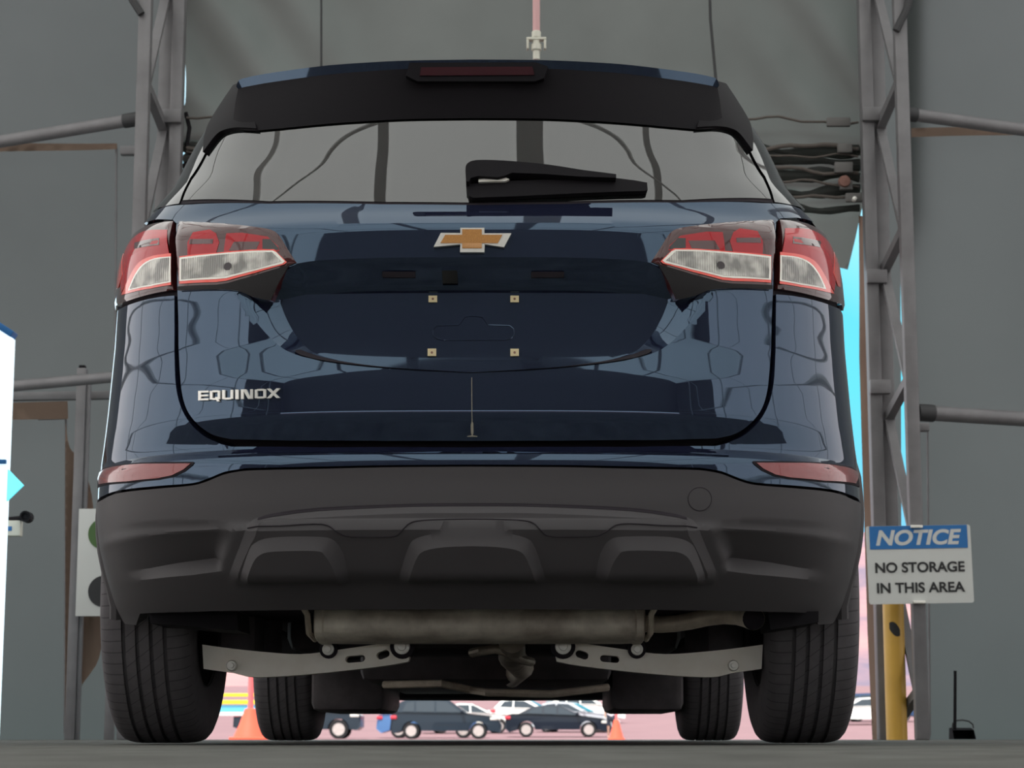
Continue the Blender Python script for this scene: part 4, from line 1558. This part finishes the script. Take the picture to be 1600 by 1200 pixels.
MB().tube([V3(290, 176, 11.26), V3(296, 200, 11.26), V3(292, 228, 11.24), V3(300, 240, 11.24), V3(286, 262, 11.24)], .012, 7).build('cord_fold_shade', M['plastic2'], ct)

# drop pipe above the roof of the car
p_ = V3(838, 60, 9.2)
t = thing('drop_pipe', 'pink pipe with a white plastic fitting hanging down above the SUV roof', 'pipe', (p_[0], p_[1], p_[2]))
MB().tube([(p_[0], p_[1], p_[2]), (p_[0], p_[1], roof_z(p_[0]) - .05)], .0165, 14).build('pipe', M['pipe_pink'], t)
zc_ = p_[2]
MB().box((p_[0], p_[1], zc_ - .005), (.09, .04, .012), .003).build('bracket_plate', M['pvc'], t)
b = MB()
for s in (-1, 1):
    b.box((p_[0] + s * .039, p_[1], zc_ - .028), (.011, .035, .05), .003)
b.lathe([(.018, -.06), (.024, -.055), (.024, -.03), (.017, -.028), (.017, .0), (.021, .004), (.021, .03), (.017, .034)], (p_[0], p_[1], zc_), 'Z', 18)
b.build('fitting', M['pvc'], t)
MB().lathe([(.0, -.10), (.016, -.10), (.016, -.06), (.0, -.06)], (p_[0], p_[1], zc_), 'Z', 14).build('nozzle', M['pvc'], t)

# notice
q = [V3(1354, 822, 10.705), V3(1517, 820, 10.705), V3(1521, 941, 10.705), V3(1357, 945, 10.705)]
t = thing('notice_sign', 'white and blue NOTICE no storage sign on the right column', 'sign', tuple(np.mean(q, 0)))
cx_ = np.mean([p[0] for p in q])
cz_ = np.mean([p[2] for p in q])
sw, sh = (q[1][0] - q[0][0] + q[2][0] - q[3][0]) / 2, (q[0][2] - q[3][2] + q[1][2] - q[2][2]) / 2
tilt = math.atan2(q[1][2] - q[0][2] + q[2][2] - q[3][2], 2 * sw)


def on_sign(v2, f, ox, oz, m, name, parent, lift, label=None):
    vv = []
    for x, z in v2:
        x, z = x + ox, z + oz
        vv.append((cx_ + x * math.cos(tilt) - z * math.sin(tilt), 10.705 - lift, cz_ + x * math.sin(tilt) + z * math.cos(tilt)))
    return mk(name, vv, f, m, parent, False, label=label)


bm = bmesh.new()
bmesh.ops.create_cube(bm, size=1)
bmesh.ops.scale(bm, vec=(sw, .004, sh), verts=bm.verts)
ve = [e for e in bm.edges if abs(e.verts[0].co.y - e.verts[1].co.y) > .002]
bmesh.ops.bevel(bm, geom=ve, offset=.012, segments=4, profile=.5, affect='EDGES')
from mathutils import Matrix
bmesh.ops.rotate(bm, cent=(0, 0, 0), matrix=Matrix.Rotation(-tilt, 3, 'Y'), verts=bm.verts)
bmesh.ops.translate(bm, vec=(cx_, 10.709, cz_), verts=bm.verts)
sg = MB().bm(bm).build('panel', M['sign_white'], t)
hw, hz = sw * .468, sh * .365
on_sign([(-hw, -sh * .148), (hw, -sh * .148), (hw, sh * .148), (-hw, sh * .148)], [(0, 1, 2, 3)], 0, hz - .006, M['sign_blue'], 'header', t, .0006)


def line(s, w, h, oz, m, shear=0.0, bold=0.0):
    v2, f = text_mesh(s, 1.0, shear, bold)
    A = np.array(v2)
    lo_, hi_ = A.min(0), A.max(0)
    A = (A - (lo_ + hi_) / 2) / (hi_ - lo_) * np.array((w, h))
    on_sign([tuple(p) for p in A], f, 0, oz, m, 'lettering', t, .0012)


line('NOTICE', sw * .82, sh * .20, hz - .007, M['sign_white'], 0.22, 0.035)
line('NO STORAGE', sw * .855, sh * .135, -sh * .035, M['ink'], 0, 0.028)
line('IN THIS AREA', sw * .84, sh * .135, -sh * .295, M['ink'], 0, 0.028)
for px, py in ((1432, 823), (1436, 941)):
    b = MB()
    b.box(V3(px, py, 10.70), (.06, .03, .014), .003)
    b.lathe([(0, -.012), (.006, -.012), (.006, .0)], (V3(px - 5, py, 10.69)), 'Y', 10)
    b.lathe([(0, -.012), (.006, -.012), (.006, .0)], (V3(px + 6, py, 10.69)), 'Y', 10)
    b.build('clip', M['bolt'], t)

# bollard
bx_ = at(1397, 1000, 10.93)[0]
t = thing('bollard', 'yellow steel bollard with a black mark standing behind the notice', 'bollard', (bx_, 10.93, 0))
MB().lathe([(.0535, 0), (.0535, .90), (.052, .93), (.043, .96), (.025, .978), (0, .983)], (bx_, 10.93, 0), 'Z', 32).build('post', M['yellow'], t)
zc_ = at(1398, 983, 10.9)[2]
b = MB()
v = []
for j in range(9):
    for i in range(3):
        a_ = (-34 + 60 * j / 8)
        w_ = .034 * math.sin(math.pi * (0.12 + .76 * j / 8)) ** .8
        zz_ = zc_ + .016 - .034 * j / 8 + (i - 1) * w_
        v.append((bx_ + .0542 * math.sin(math.radians(a_)), 10.93 - .0542 * math.cos(math.radians(a_)), zz_))
b.add(v, [(j * 3 + i, j * 3 + i + 1, j * 3 + i + 4, j * 3 + i + 3) for j in range(8) for i in range(2)])
b.build('black_mark', M['ink'], t, label='black leaf-shaped mark')

# long-handled dustpan
dp = V3(1506, 1140, 10.9)
t = thing('dustpan', 'dark long-handled dustpan standing by the right wall', 'dustpan', (dp[0], 10.9, 0))
zb_ = 0.0
xL, xR = at(1488, 1140, 10.9)[0], at(1522, 1140, 10.9)[0]
ztop = at(1505, 1137, 10.9)[2]
b = MB()
b.add([(xL, 10.86, .004), (xR, 10.86, .004), (xR, 11.0, .004), (xL, 11.0, .004), (xL, 10.98, ztop), (xR, 10.98, ztop), (xR, 10.90, ztop * .8), (xL, 10.90, ztop * .8)],
      [(0, 1, 2, 3), (2, 3, 4, 5), (0, 3, 4, 7), (1, 2, 5, 6), (4, 5, 6, 7)])
b.build('pan', M['plastic2'], t, smooth=False)
MB().tube([V3(1492, 1142, 10.93), V3(1492.5, 1048, 10.93)], .008, 8).build('handle', M['plastic2'], t)
MB().tube([V3(x, y, 10.93) for x, y in ((1488, 1138), (1489, 1130), (1494, 1126), (1504, 1125), (1514, 1127), (1520, 1132), (1521, 1138))], .004, 6).build('wire_bail', M['dark_steel'], t)

# board with coloured discs
bw0, bw1 = V3(118, 963, 11.15), V3(208, 795, 11.15)
t = thing('signal_board', 'white board with green and black discs, half hidden by the SUV', 'board', ((bw0[0] + bw1[0]) / 2, 11.15, bw0[2]))
MB().box(((bw0[0] + bw1[0]) / 2, 11.15, (bw0[2] + bw1[2]) / 2), (bw1[0] - bw0[0], .012, bw1[2] - bw0[2]), .002).build('panel', M['sign_white'], t)
for py, mm, nm in ((834, M['green'], 'green_disc'), (924, M['ink'], 'black_disc')):
    MB().lathe([(0, 0), (.083, 0), (.083, .004), (0, .004)], V3(162, py, 11.139), 'Y', 36).build(nm, mm, t)
bbx = (bw0[0] + bw1[0]) / 2 + .05
MB().box((bbx, 11.17, bw0[2] / 2), (.05, .03, bw0[2]), .003).build('leg', M['alu'], t)

# upright panel with added glow in place of bright sky, and small fittings at the left edge
lx = at(18.5, 535, 9.4)[0]
zt_ = at(15, 521, 9.4)[2]
t = thing('bright_panel', 'tall white panel glowing in place of bright sky, at the left edge of the photo', 'light', (lx - .2, 9.5, 0))
MB().add([(lx - .45, 9.4, 0), (lx, 9.4, 0), (lx, 9.4, zt_ - .02), (lx - .45, 9.4, zt_ + .27), (lx - .45, 9.46, 0), (lx, 9.46, 0), (lx, 9.46, zt_ - .02), (lx - .45, 9.46, zt_ + .27)],
         [(0, 1, 2, 3), (5, 4, 7, 6), (0, 4, 5, 1), (1, 5, 6, 2), (2, 6, 7, 3), (3, 7, 4, 0)]).build('panel', M['glow_white'], t, smooth=False)
MB().bar((lx + .002, 9.43, zt_ - .005), (lx - .45, 9.43, zt_ + .285), .09, .03, .004).build('top_edge', M['sign_blue'], t)
MB().box((lx - .20, 9.385, at(5, 722, 9.4)[2]), (.40, .02, .02), .003).build('cross_rail', M['sign_blue'], t)
dz = at(20, 758, 9.42)[2]
x1_ = at(36.5, 758, 9.42)[0]
hx = (at(36.5, 758, 9.42) - at(6, 758, 9.42))[0]
MB().prism([[(x1_, dz), (x1_ - hx, dz + hx), (x1_ - 2 * hx, dz), (x1_ - hx, dz - hx)]], lambda p: (p[0], 9.415, p[1]), lambda p: (p[0], 9.435, p[1])).build('diamond', M['glow_cyan'], t, smooth=False, label='cyan diamond glowing in place of open sky')
bx0 = V3(20, 826, 10.2)
t = thing('control_box', 'small white box with a black round lamp on a bracket at the left', 'box', bx0)
MB().box(bx0, (.085, .06, .075), .006).build('box', M['pvc'], t)
MB().box((bx0[0] - .012, bx0[1] - .031, bx0[2] - .003), (.03, .004, .022), .001).build('blue_label', M['sign_blue'], t)
c_ = V3(40, 807, 10.12)
MB().lathe([(0, .0), (.016, .0), (.018, -.012), (.027, -.012), (.027, .06), (.02, .08), (0, .08)], c_, 'Y', 20).build('lamp_head', M['plastic2'], t)
MB().tube([(c_[0], c_[1] + .05, c_[2]), V3(18, 811, 10.2), V3(-8, 816, 10.3)], .012, 8).build('bracket', M['plastic2'], t)
MB().tube([V3(-8, 816, 10.3), V3(-30, 818, 11.33)], .012, 8).build('bracket', M['plastic2'], t)

# ================================================================== OUTSIDE
def lot_z(y):
    return float(np.interp(y, [-70, -9.3, -9.2, 11.8, 11.9, 40, 80, 92, 100, 112, 125, 160, 260, 340], [-.05, -.05, -.42, -.42, -.01, -.06, -.11, -.10, -.01, .32, .80, 1.9, 5.0, 8.0]))


ys = np.concatenate([[-70, -9.2], [11.9], np.arange(14, 340, 4)])
xs_ = np.linspace(-160, 160, 9)
v = [(x, y, lot_z(y)) for y in ys for x in xs_]
mb = MB()
mb.add(v, [(j * 9 + i, j * 9 + i + 1, (j + 1) * 9 + i + 1, (j + 1) * 9 + i) for j in range(len(ys) - 1) for i in range(8)])
struct('ground', mb, M['asphalt'], 'sunlit car park beyond the tent', smooth=True, sharp=180)
v = []
gy = np.linspace(330, 900, 30)
gx = np.linspace(-420, 420, 60)
for y in gy:
    for x in gx:
        q = (y - 330) / 570
        v.append((x, y, 7.5 + 58 * math.sin(min(q * 1.5, 1) * math.pi / 2) * (0.86 + .10 * math.sin(x * .016) + .06 * math.sin(x * .05 + y * .02))))
n = len(gx)
struct('hillside', MB().add(v, [(j * n + i, j * n + i + 1, (j + 1) * n + i + 1, (j + 1) * n + i) for j in range(len(gy) - 1) for i in range(n - 1)]), M['hill'], 'pale pink hillside on the skyline', smooth=True, sharp=180)
for x0_, y0_, x1_, y1_ in ((1.8, 62, 4.6, 40), (6.5, 60, 9.3, 38), (-6, 60, -9, 40)):
    d_ = Vector((x1_ - x0_, y1_ - y0_, 0)).normalized()
    nx_ = Vector((-d_.y, d_.x, 0)) * .07
    vv = []
    for q in np.linspace(0, 1, 9):
        y = y0_ + (y1_ - y0_) * q
        for s in (-1, 1):
            vv.append((x0_ + (x1_ - x0_) * q + nx_.x * s, y + nx_.y * s, lot_z(y) + .012))
    o = MB().add(vv, [(2 * i, 2 * i + 1, 2 * i + 3, 2 * i + 2) for i in range(8)]).build('trim_%d' % k, M['white_line'], None, False)
    k += 1
    o['kind'] = 'structure'
    o['label'] = 'white bay line painted on the car park'


def car_mat(name, c, metal=0.0):
    return mat(name, c, rough=0.35, coat=0.25, metal=metal, spec=0.3)


CM = {'black': car_mat('black_car_paint', (.005, .010, .020)), 'charcoal': car_mat('charcoal_car_paint', (.012, .022, .034)), 'blue': car_mat('pale_blue_car_paint', (.075, .17, .36)),
      'white': car_mat('white_car_paint', (.80, .80, .76)), 'silver': car_mat('silver_car_paint', (.45, .47, .5)), 'navy': car_mat('navy_car_paint', (.02, .05, .12))}
CG = mat('car_glass', (.02, .03, .04), rough=.05, ior=1.6)
CT = mat('car_tyre', (.012, .012, .013), rough=.8)
CH = mat('alloy_wheel', (.62, .56, .52), rough=.3, metal=.5)
CL_R = mat('car_tail_lamp', (.55, .03, .05), rough=.2, coat=1)
CL_W = mat('car_head_lamp', (.8, .78, .7), rough=.1, coat=1)

KINDS = {
    # lower body outline (x along the car, z), greenhouse outline, wheel positions, tyre radius
    'suv': dict(L=4.55, W=1.82, body=[(0, .36), (.02, .62), (.06, 1.0), (.18, 1.08), (3.05, 1.04), (4.1, .93), (4.42, .80), (4.54, .55), (4.50, .26), (.2, .24)],
                roof=[(.12, 1.05), (.42, 1.50), (.75, 1.63), (1.6, 1.66), (2.35, 1.60), (3.18, 1.04)], wheels=(.86, 3.60), r=.33,
                glass=[[(.48, 1.12), (.66, 1.47), (.98, 1.52), (.98, 1.10)], [(1.05, 1.10), (1.05, 1.53), (1.80, 1.54), (1.80, 1.09)], [(1.88, 1.09), (1.88, 1.54), (2.30, 1.50), (2.88, 1.08)]]),
    'saloon': dict(L=4.88, W=1.83, body=[(0, .40), (.03, .70), (.10, 1.0), (.35, 1.05), (1.0, 1.04), (3.55, .96), (4.45, .84), (4.80, .66), (4.88, .42), (4.8, .22), (.2, .22)],
                   roof=[(.55, 1.03), (1.25, 1.36), (1.9, 1.45), (2.5, 1.43), (3.55, .97)], wheels=(.98, 3.82), r=.34,
                   glass=[[(.98, 1.07), (1.38, 1.33), (1.72, 1.38), (1.72, 1.05)], [(1.80, 1.05), (1.80, 1.385), (2.36, 1.375), (2.36, 1.02)], [(2.44, 1.02), (2.44, 1.37), (2.6, 1.35), (3.25, .99)]]),
    'pickup': dict(L=5.4, W=1.9, body=[(0, .50), (.02, 1.10), (1.7, 1.12), (3.6, 1.14), (5.2, 1.08), (5.38, .95), (5.38, .50), (5.2, .36), (.2, .42)],
                   roof=[(1.75, 1.12), (1.85, 1.72), (2.1, 1.80), (3.1, 1.80), (3.85, 1.13)], wheels=(1.0, 4.45), r=.40,
                   glass=[[(1.95, 1.2), (1.98, 1.66), (2.6, 1.70), (2.6, 1.18)], [(2.68, 1.18), (2.68, 1.70), (3.05, 1.69), (3.55, 1.17)]]),
    'hatch': dict(L=4.2, W=1.76, body=[(0, .36), (.02, .65), (.08, .98), (.25, 1.03), (2.8, .99), (3.75, .88), (4.08, .72), (4.2, .5), (4.12, .24), (.15, .24)],
                  roof=[(.15, 1.02), (.55, 1.42), (1.1, 1.52), (2.0, 1.47), (2.95, .98)], wheels=(.75, 3.38), r=.32,
                  glass=[[(.50, 1.08), (.72, 1.38), (1.2, 1.43), (1.2, 1.05)], [(1.28, 1.05), (1.28, 1.43), (1.85, 1.40), (2.6, 1.02)]]),
}


def parked(kind, paint, label, x, y, rot, z=None, cat='car', group=None):
    """a whole car: its nose points along +x before rotation"""
    K = KINDS[kind]
    t = thing('parked_car' if kind != 'pickup' else 'pickup_truck', label, cat if kind != 'pickup' else 'pickup truck', (x, y, lot_z(y) if z is None else z), rot, group)
    L, W = K['L'], K['W']
    ctr = lambda p: p[0] - L / 2
    arcs = []
    body = list(K['body'])
    # cut wheel arches into the bottom edge
    bot = [body[-2], body[-1]]
    pts = body[:-2]
    zb = .24
    ed = [body[-2]]
    for wx in reversed(K['wheels']):
        for q in np.linspace(0, 180, 9):
            ed.append((wx + (K['r'] + .06) * math.cos(math.radians(q)), max(zb, K['r'] + (K['r'] + .06) * math.sin(math.radians(q)) - .0)))
    ed.append(body[-1])
    out = pts + ed
    # side shells with a little tumblehome through three stations
    b = MB()
    tri = tessellate_polygon([[Vector((p[0], p[1], 0)) for p in out]])
    n_ = len(out)
    st = [(-W / 2 + .03, .985), (-W / 2 + .0, 1.0), (W / 2 - .0, 1.0), (W / 2 - .03, .985)]
    def sec(w, s):
        return [((p[0] - L / 2) * s, w * (1 - .05 * max(0, p[1] - .7)), .6 + (p[1] - .6) * s) for p in out]
    rings = [sec(*q) for q in ((-W / 2 + .05, .97), (-W / 2, 1.0), (W / 2, 1.0), (W / 2 - .05, .97))]
    vv = [p for r_ in rings for p in r_]
    ff = [tuple(q) for q in tri] + [tuple(3 * n_ + i for i in reversed(q)) for q in tri]
    for r_ in range(3):
        ff += [(r_ * n_ + i, r_ * n_ + (i + 1) % n_, (r_ + 1) * n_ + (i + 1) % n_, (r_ + 1) * n_ + i) for i in range(n_)]
    b.add(vv, ff).build('body', CM[paint], t, sharp=35, local=True)
    # greenhouse
    R = K['roof']
    zb, zt = R[0][1], max(p[1] for p in R)
    wz = lambda z: W / 2 - .06 - .20 * (z - zb) / (zt - zb)
    vv = [(p[0] - L / 2, -wz(p[1]), p[1] - (.03 if i in (0, len(R) - 1) else 0)) for i, p in enumerate(R)] + [(p[0] - L / 2, wz(p[1]), p[1] - (.03 if i in (0, len(R) - 1) else 0)) for i, p in enumerate(R)]
    n_ = len(R)
    ff = [tuple(range(n_)), tuple(range(2 * n_ - 1, n_ - 1, -1))] + [(i, (i + 1) % n_, n_ + (i + 1) % n_, n_ + i) for i in range(n_)]
    MB().add(vv, ff).build('cabin', CM[paint], t, sharp=30, local=True)
    for s in (-1, 1):
        for g_ in K['glass']:
            MB().prism([g_], lambda p: (p[0] - L / 2, s * (wz(p[1]) + .006), p[1]), lambda p: (p[0] - L / 2, s * (wz(p[1]) - .01), p[1])).build('side_window', CG, t, smooth=False, local=True)
    for i0, i1, nm in ((len(R) - 2, len(R) - 1, 'windscreen'), (0, 1, 'rear_window')):
        p, q = R[i0], R[i1]
        lerp = lambda f_: (p[0] + (q[0] - p[0]) * f_, p[1] + (q[1] - p[1]) * f_)
        a_, c2 = lerp(.10), lerp(.92)
        sx = .012 if nm == 'windscreen' else -.012
        MB().add([(a_[0] - L / 2 + sx, -wz(a_[1]) + .06, a_[1] + .006), (a_[0] - L / 2 + sx, wz(a_[1]) - .06, a_[1] + .006), (c2[0] - L / 2 + sx, wz(c2[1]) - .06, c2[1] + .006), (c2[0] - L / 2 + sx, -wz(c2[1]) + .06, c2[1] + .006)],
                 [(0, 1, 2, 3)]).build(nm, CG, t, smooth=False, local=True)
    for wx in K['wheels']:
        for s in (-1, 1):
            r_ = K['r']
            w_ = MB().lathe([(r_ * .62, s * (-.10)), (r_ * .95, s * (-.10)), (r_, s * (-.08)), (r_, s * .08), (r_ * .95, s * .10), (r_ * .66, s * .10)], (wx - L / 2, s * (W / 2 - .11), r_), 'Y', 24, cap=False).build('wheel', CT, t, local=True)
            hb = MB().lathe([(r_ * .66, s * .085), (r_ * .60, s * .075), (r_ * .2, s * .06), (.0, s * .07)], (wx - L / 2, s * (W / 2 - .11), r_), 'Y', 24)
            for q in range(5):
                a_ = q * 2 * math.pi / 5
                hb.bar((wx - L / 2, s * (W / 2 - .045), r_), (wx - L / 2 + r_ * .62 * math.cos(a_), s * (W / 2 - .03), r_ + r_ * .62 * math.sin(a_)), .05, .03)
            hb.build('wheel_hub', CH, w_, local=True)
    for s in (-1, 1):
        zl = [p for p in K['body']][2][1]
        MB().box((-L / 2 + .14, s * (W / 2 - .12), zl - .12), (.26, .22, .16), .03).build('tail_lamp', CL_R, t, local=True)
        zh = K['body'][-4][1]
        MB().box((L / 2 - .28, s * (W / 2 - .16), zh + .02), (.40, .26, .12), .03).build('head_lamp', CL_W, t, local=True)
        MB().box((R[-1][0] - L / 2 - .25, s * (W / 2 + .06), R[-1][1] + .08), (.12, .2, .13), .03).build('door_mirror', CM[paint], t, local=True)
    return t


def lot_x(px, y):
    return at(px, 1130, y)[0]


parked('suv', 'charcoal', 'dark SUV side-on with pale wheels, framed under the middle of the big SUV', lot_x(698, 88), 88, 0)
parked('saloon', 'black', 'dark saloon side-on, right of the dark SUV in the car park', lot_x(872, 98), 98, 0)
parked('saloon', 'blue', 'pale blue saloon half hidden behind the dark SUV', lot_x(676, 95), 95, 0)
parked('pickup', 'charcoal', 'dark pickup nose just right of the left front tyre', lot_x(468, 91), 91, 0)
parked('saloon', 'white', 'white car behind the bonnet of the dark SUV', lot_x(735, 108), 106, math.radians(8))
parked('hatch', 'white', 'white car behind the gap between dark SUV and dark saloon', lot_x(830, 117), 117, math.radians(-10))
parked('suv', 'white', 'white car behind the roof of the dark saloon', lot_x(912, 124), 124, math.radians(15))
parked('hatch', 'silver', 'silver car behind the nose of the dark saloon', lot_x(900, 108), 108, math.radians(-14))
parked('hatch', 'white', 'white car in the sunlit slit right of the right rear tyre', lot_x(1338, 121), 121, math.radians(180))
parked('suv', 'navy', 'blue car behind the white car in the right-hand slit', lot_x(1375, 127), 127, 0)


def cone(px, y, h, r, label, post, base_row):
    x = lot_x(px, y)
    t = thing('traffic_cone', label, 'traffic cone', (x, y, lot_z(y)))
    z = lot_z(y)
    MB().box((x, y, z + .02), (r * 2.1, r * 2.1, .04), .012).build('base', M['cone'], t)
    MB().lathe([(r * .95, .03), (r * .9, .06), (r * .62, h * .5), (r * .40, h * .85), (r * .33, h * .97), (r * .2, h), (0, h)], (x, y, z), 'Z', 24).build('cone_body', M['cone'], t)
    if post:
        MB().lathe([(r * .16, h * .9), (r * .16, post), (0, post)], (x, y, z), 'Z', 16).build('post', M['cone_pink'], t)
    return t


cone(391, 24, .36, .20, 'broad orange cone with a tall faded post, seen between the left tyres', 1.2, 1158)
cone(963, 44, .42, .16, 'orange cone beyond the SUV, beside the dark saloon', .62, 1158)

# striped barrier seen past the left rear tyre
by = 40.0
bx_ = lot_x(372, by)
t = thing('barrier', 'low barrier with two yellow rails and a blue panel, behind the broad orange cone', 'barrier', (bx_, by, lot_z(by)))
zz_ = lambda row: at(372, row, by)[2]
MB().box((bx_, by, zz_(1086)), (1.6, .05, (zz_(1084) - zz_(1089))), .005).build('yellow_rail', M['barrier_yellow'], t)
MB().box((bx_, by, zz_(1097)), (1.6, .05, (zz_(1094) - zz_(1100))), .005).build('yellow_rail', M['barrier_yellow'], t)
MB().box((bx_, by + .03, zz_(1107)), (1.6, .04, (zz_(1102) - zz_(1113))), .005).build('blue_panel', M['barrier_blue'], t)
MB().box((bx_, by, (zz_(1113) + zz_(1119)) / 2), (1.7, .3, (zz_(1113) - zz_(1119))), .01).build('white_base', M['white_line'], t)
for s in (-1, 1):
    MB().box((bx_ + s * .72, by + .06, (zz_(1083) + lot_z(by)) / 2), (.06, .06, zz_(1083) - lot_z(by)), .004).build('post', M['alu'], t)

# person by the far cone
def person(px, y, label):
    x = lot_x(px, y)
    z = lot_z(y)
    t = thing('person', label, 'person', (x, y, z))
    J = {'pel': (0, 0, .95), 'wst': (0, 0, 1.08), 'chs': (.0, 0, 1.32), 'nck': (0, 0, 1.48), 'hd0': (0, -.01, 1.56), 'hd1': (0, -.02, 1.68),
         'sl': (-.19, 0, 1.40), 'el': (-.27, .02, 1.13), 'hl': (-.25, -.10, .90), 'sr': (.19, 0, 1.40), 'er': (.28, -.02, 1.14), 'hr': (.24, -.14, .94),
         'pl': (-.10, 0, .90), 'kl': (-.12, -.03, .50), 'al': (-.12, .03, .08), 'tl': (-.13, -.13, .04), 'pr': (.10, 0, .90), 'kr': (.12, .02, .50), 'ar': (.13, .07, .08), 'tr': (.14, -.09, .04)}
    Ed = [('pel', 'wst'), ('wst', 'chs'), ('chs', 'nck'), ('nck', 'hd0'), ('hd0', 'hd1'), ('chs', 'sl'), ('sl', 'el'), ('el', 'hl'), ('chs', 'sr'), ('sr', 'er'), ('er', 'hr'), ('pel', 'pl'), ('pl', 'kl'), ('kl', 'al'), ('al', 'tl'), ('pel', 'pr'), ('pr', 'kr'), ('kr', 'ar'), ('ar', 'tr')]
    Rr = dict(pel=.14, wst=.13, chs=.15, nck=.06, hd0=.085, hd1=.085, sl=.065, el=.045, hl=.035, sr=.065, er=.045, hr=.035, pl=.085, kl=.06, al=.04, tl=.035, pr=.085, kr=.06, ar=.04, tr=.035)

    def skin(name, keys, edges, grow, m, par):
        idx = {q: i for i, q in enumerate(keys)}
        me = bpy.data.meshes.new(name)
        me.from_pydata([J[q] for q in keys], [(idx[a], idx[b]) for a, b in edges], [])
        me.materials.append(m)
        o = bpy.data.objects.new(name, me)
        C.objects.link(o)
        o.parent = par
        md = o.modifiers.new('skin', 'SKIN')
        for i, q in enumerate(keys):
            me.skin_vertices[0].data[i].radius = (Rr[q] + grow, Rr[q] + grow)
        me.skin_vertices[0].data[0].use_root = True
        md.use_smooth_shade = True
        sb = o.modifiers.new('sub', 'SUBSURF')
        sb.levels = sb.render_levels = 2
        return o
    skin('body', list(J), Ed, 0, M['skin'], t)
    tk = ['wst', 'pel', 'chs', 'sl', 'sr', 'el', 'er']
    skin('shirt', tk, [('pel', 'wst'), ('wst', 'chs'), ('chs', 'sl'), ('chs', 'sr'), ('sl', 'el'), ('sr', 'er')], .025, M['shirt'], t)
    lk = ['pel', 'pl', 'kl', 'pr', 'kr']
    skin('shorts', lk, [('pel', 'pl'), ('pl', 'kl'), ('pel', 'pr'), ('pr', 'kr')], .03, M['shorts'], t)
    MB().lathe([(0, .0), (.11, .02), (.105, .09), (.06, .14), (0, .155)], (0, 0, 1.64), 'Z', 16).build('cap', M['hat'], t, local=True)
    return t


M['skin'] = mat('skin', (.45, .25, .18), rough=.6)
M['shirt'] = mat('white_shirt', (.75, .66, .70), rough=.9)
M['shorts'] = mat('dark_shorts', (.03, .035, .05), rough=.9)
M['hat'] = mat('yellow_cap', (.8, .6, .05), rough=.8)
person(955, 93, 'person in a white shirt and dark shorts standing behind the far orange cone')

# things of one kind share a group
for kind_, grp in (('truss_column', 'lattice columns beside the doorway'), ('brace_tube', 'round tubes running out from the columns'), ('corner_brace', 'braces at the tops of the columns'),
                   ('wall_rail', 'grey rails on the end wall'), ('parked_car', 'cars in the car park'), ('pickup_truck', 'cars in the car park'), ('traffic_cone', 'orange cones outside')):
    for o in scene.objects:
        if o.parent is None and o.name.split('.')[0] == kind_:
            o['group'] = grp
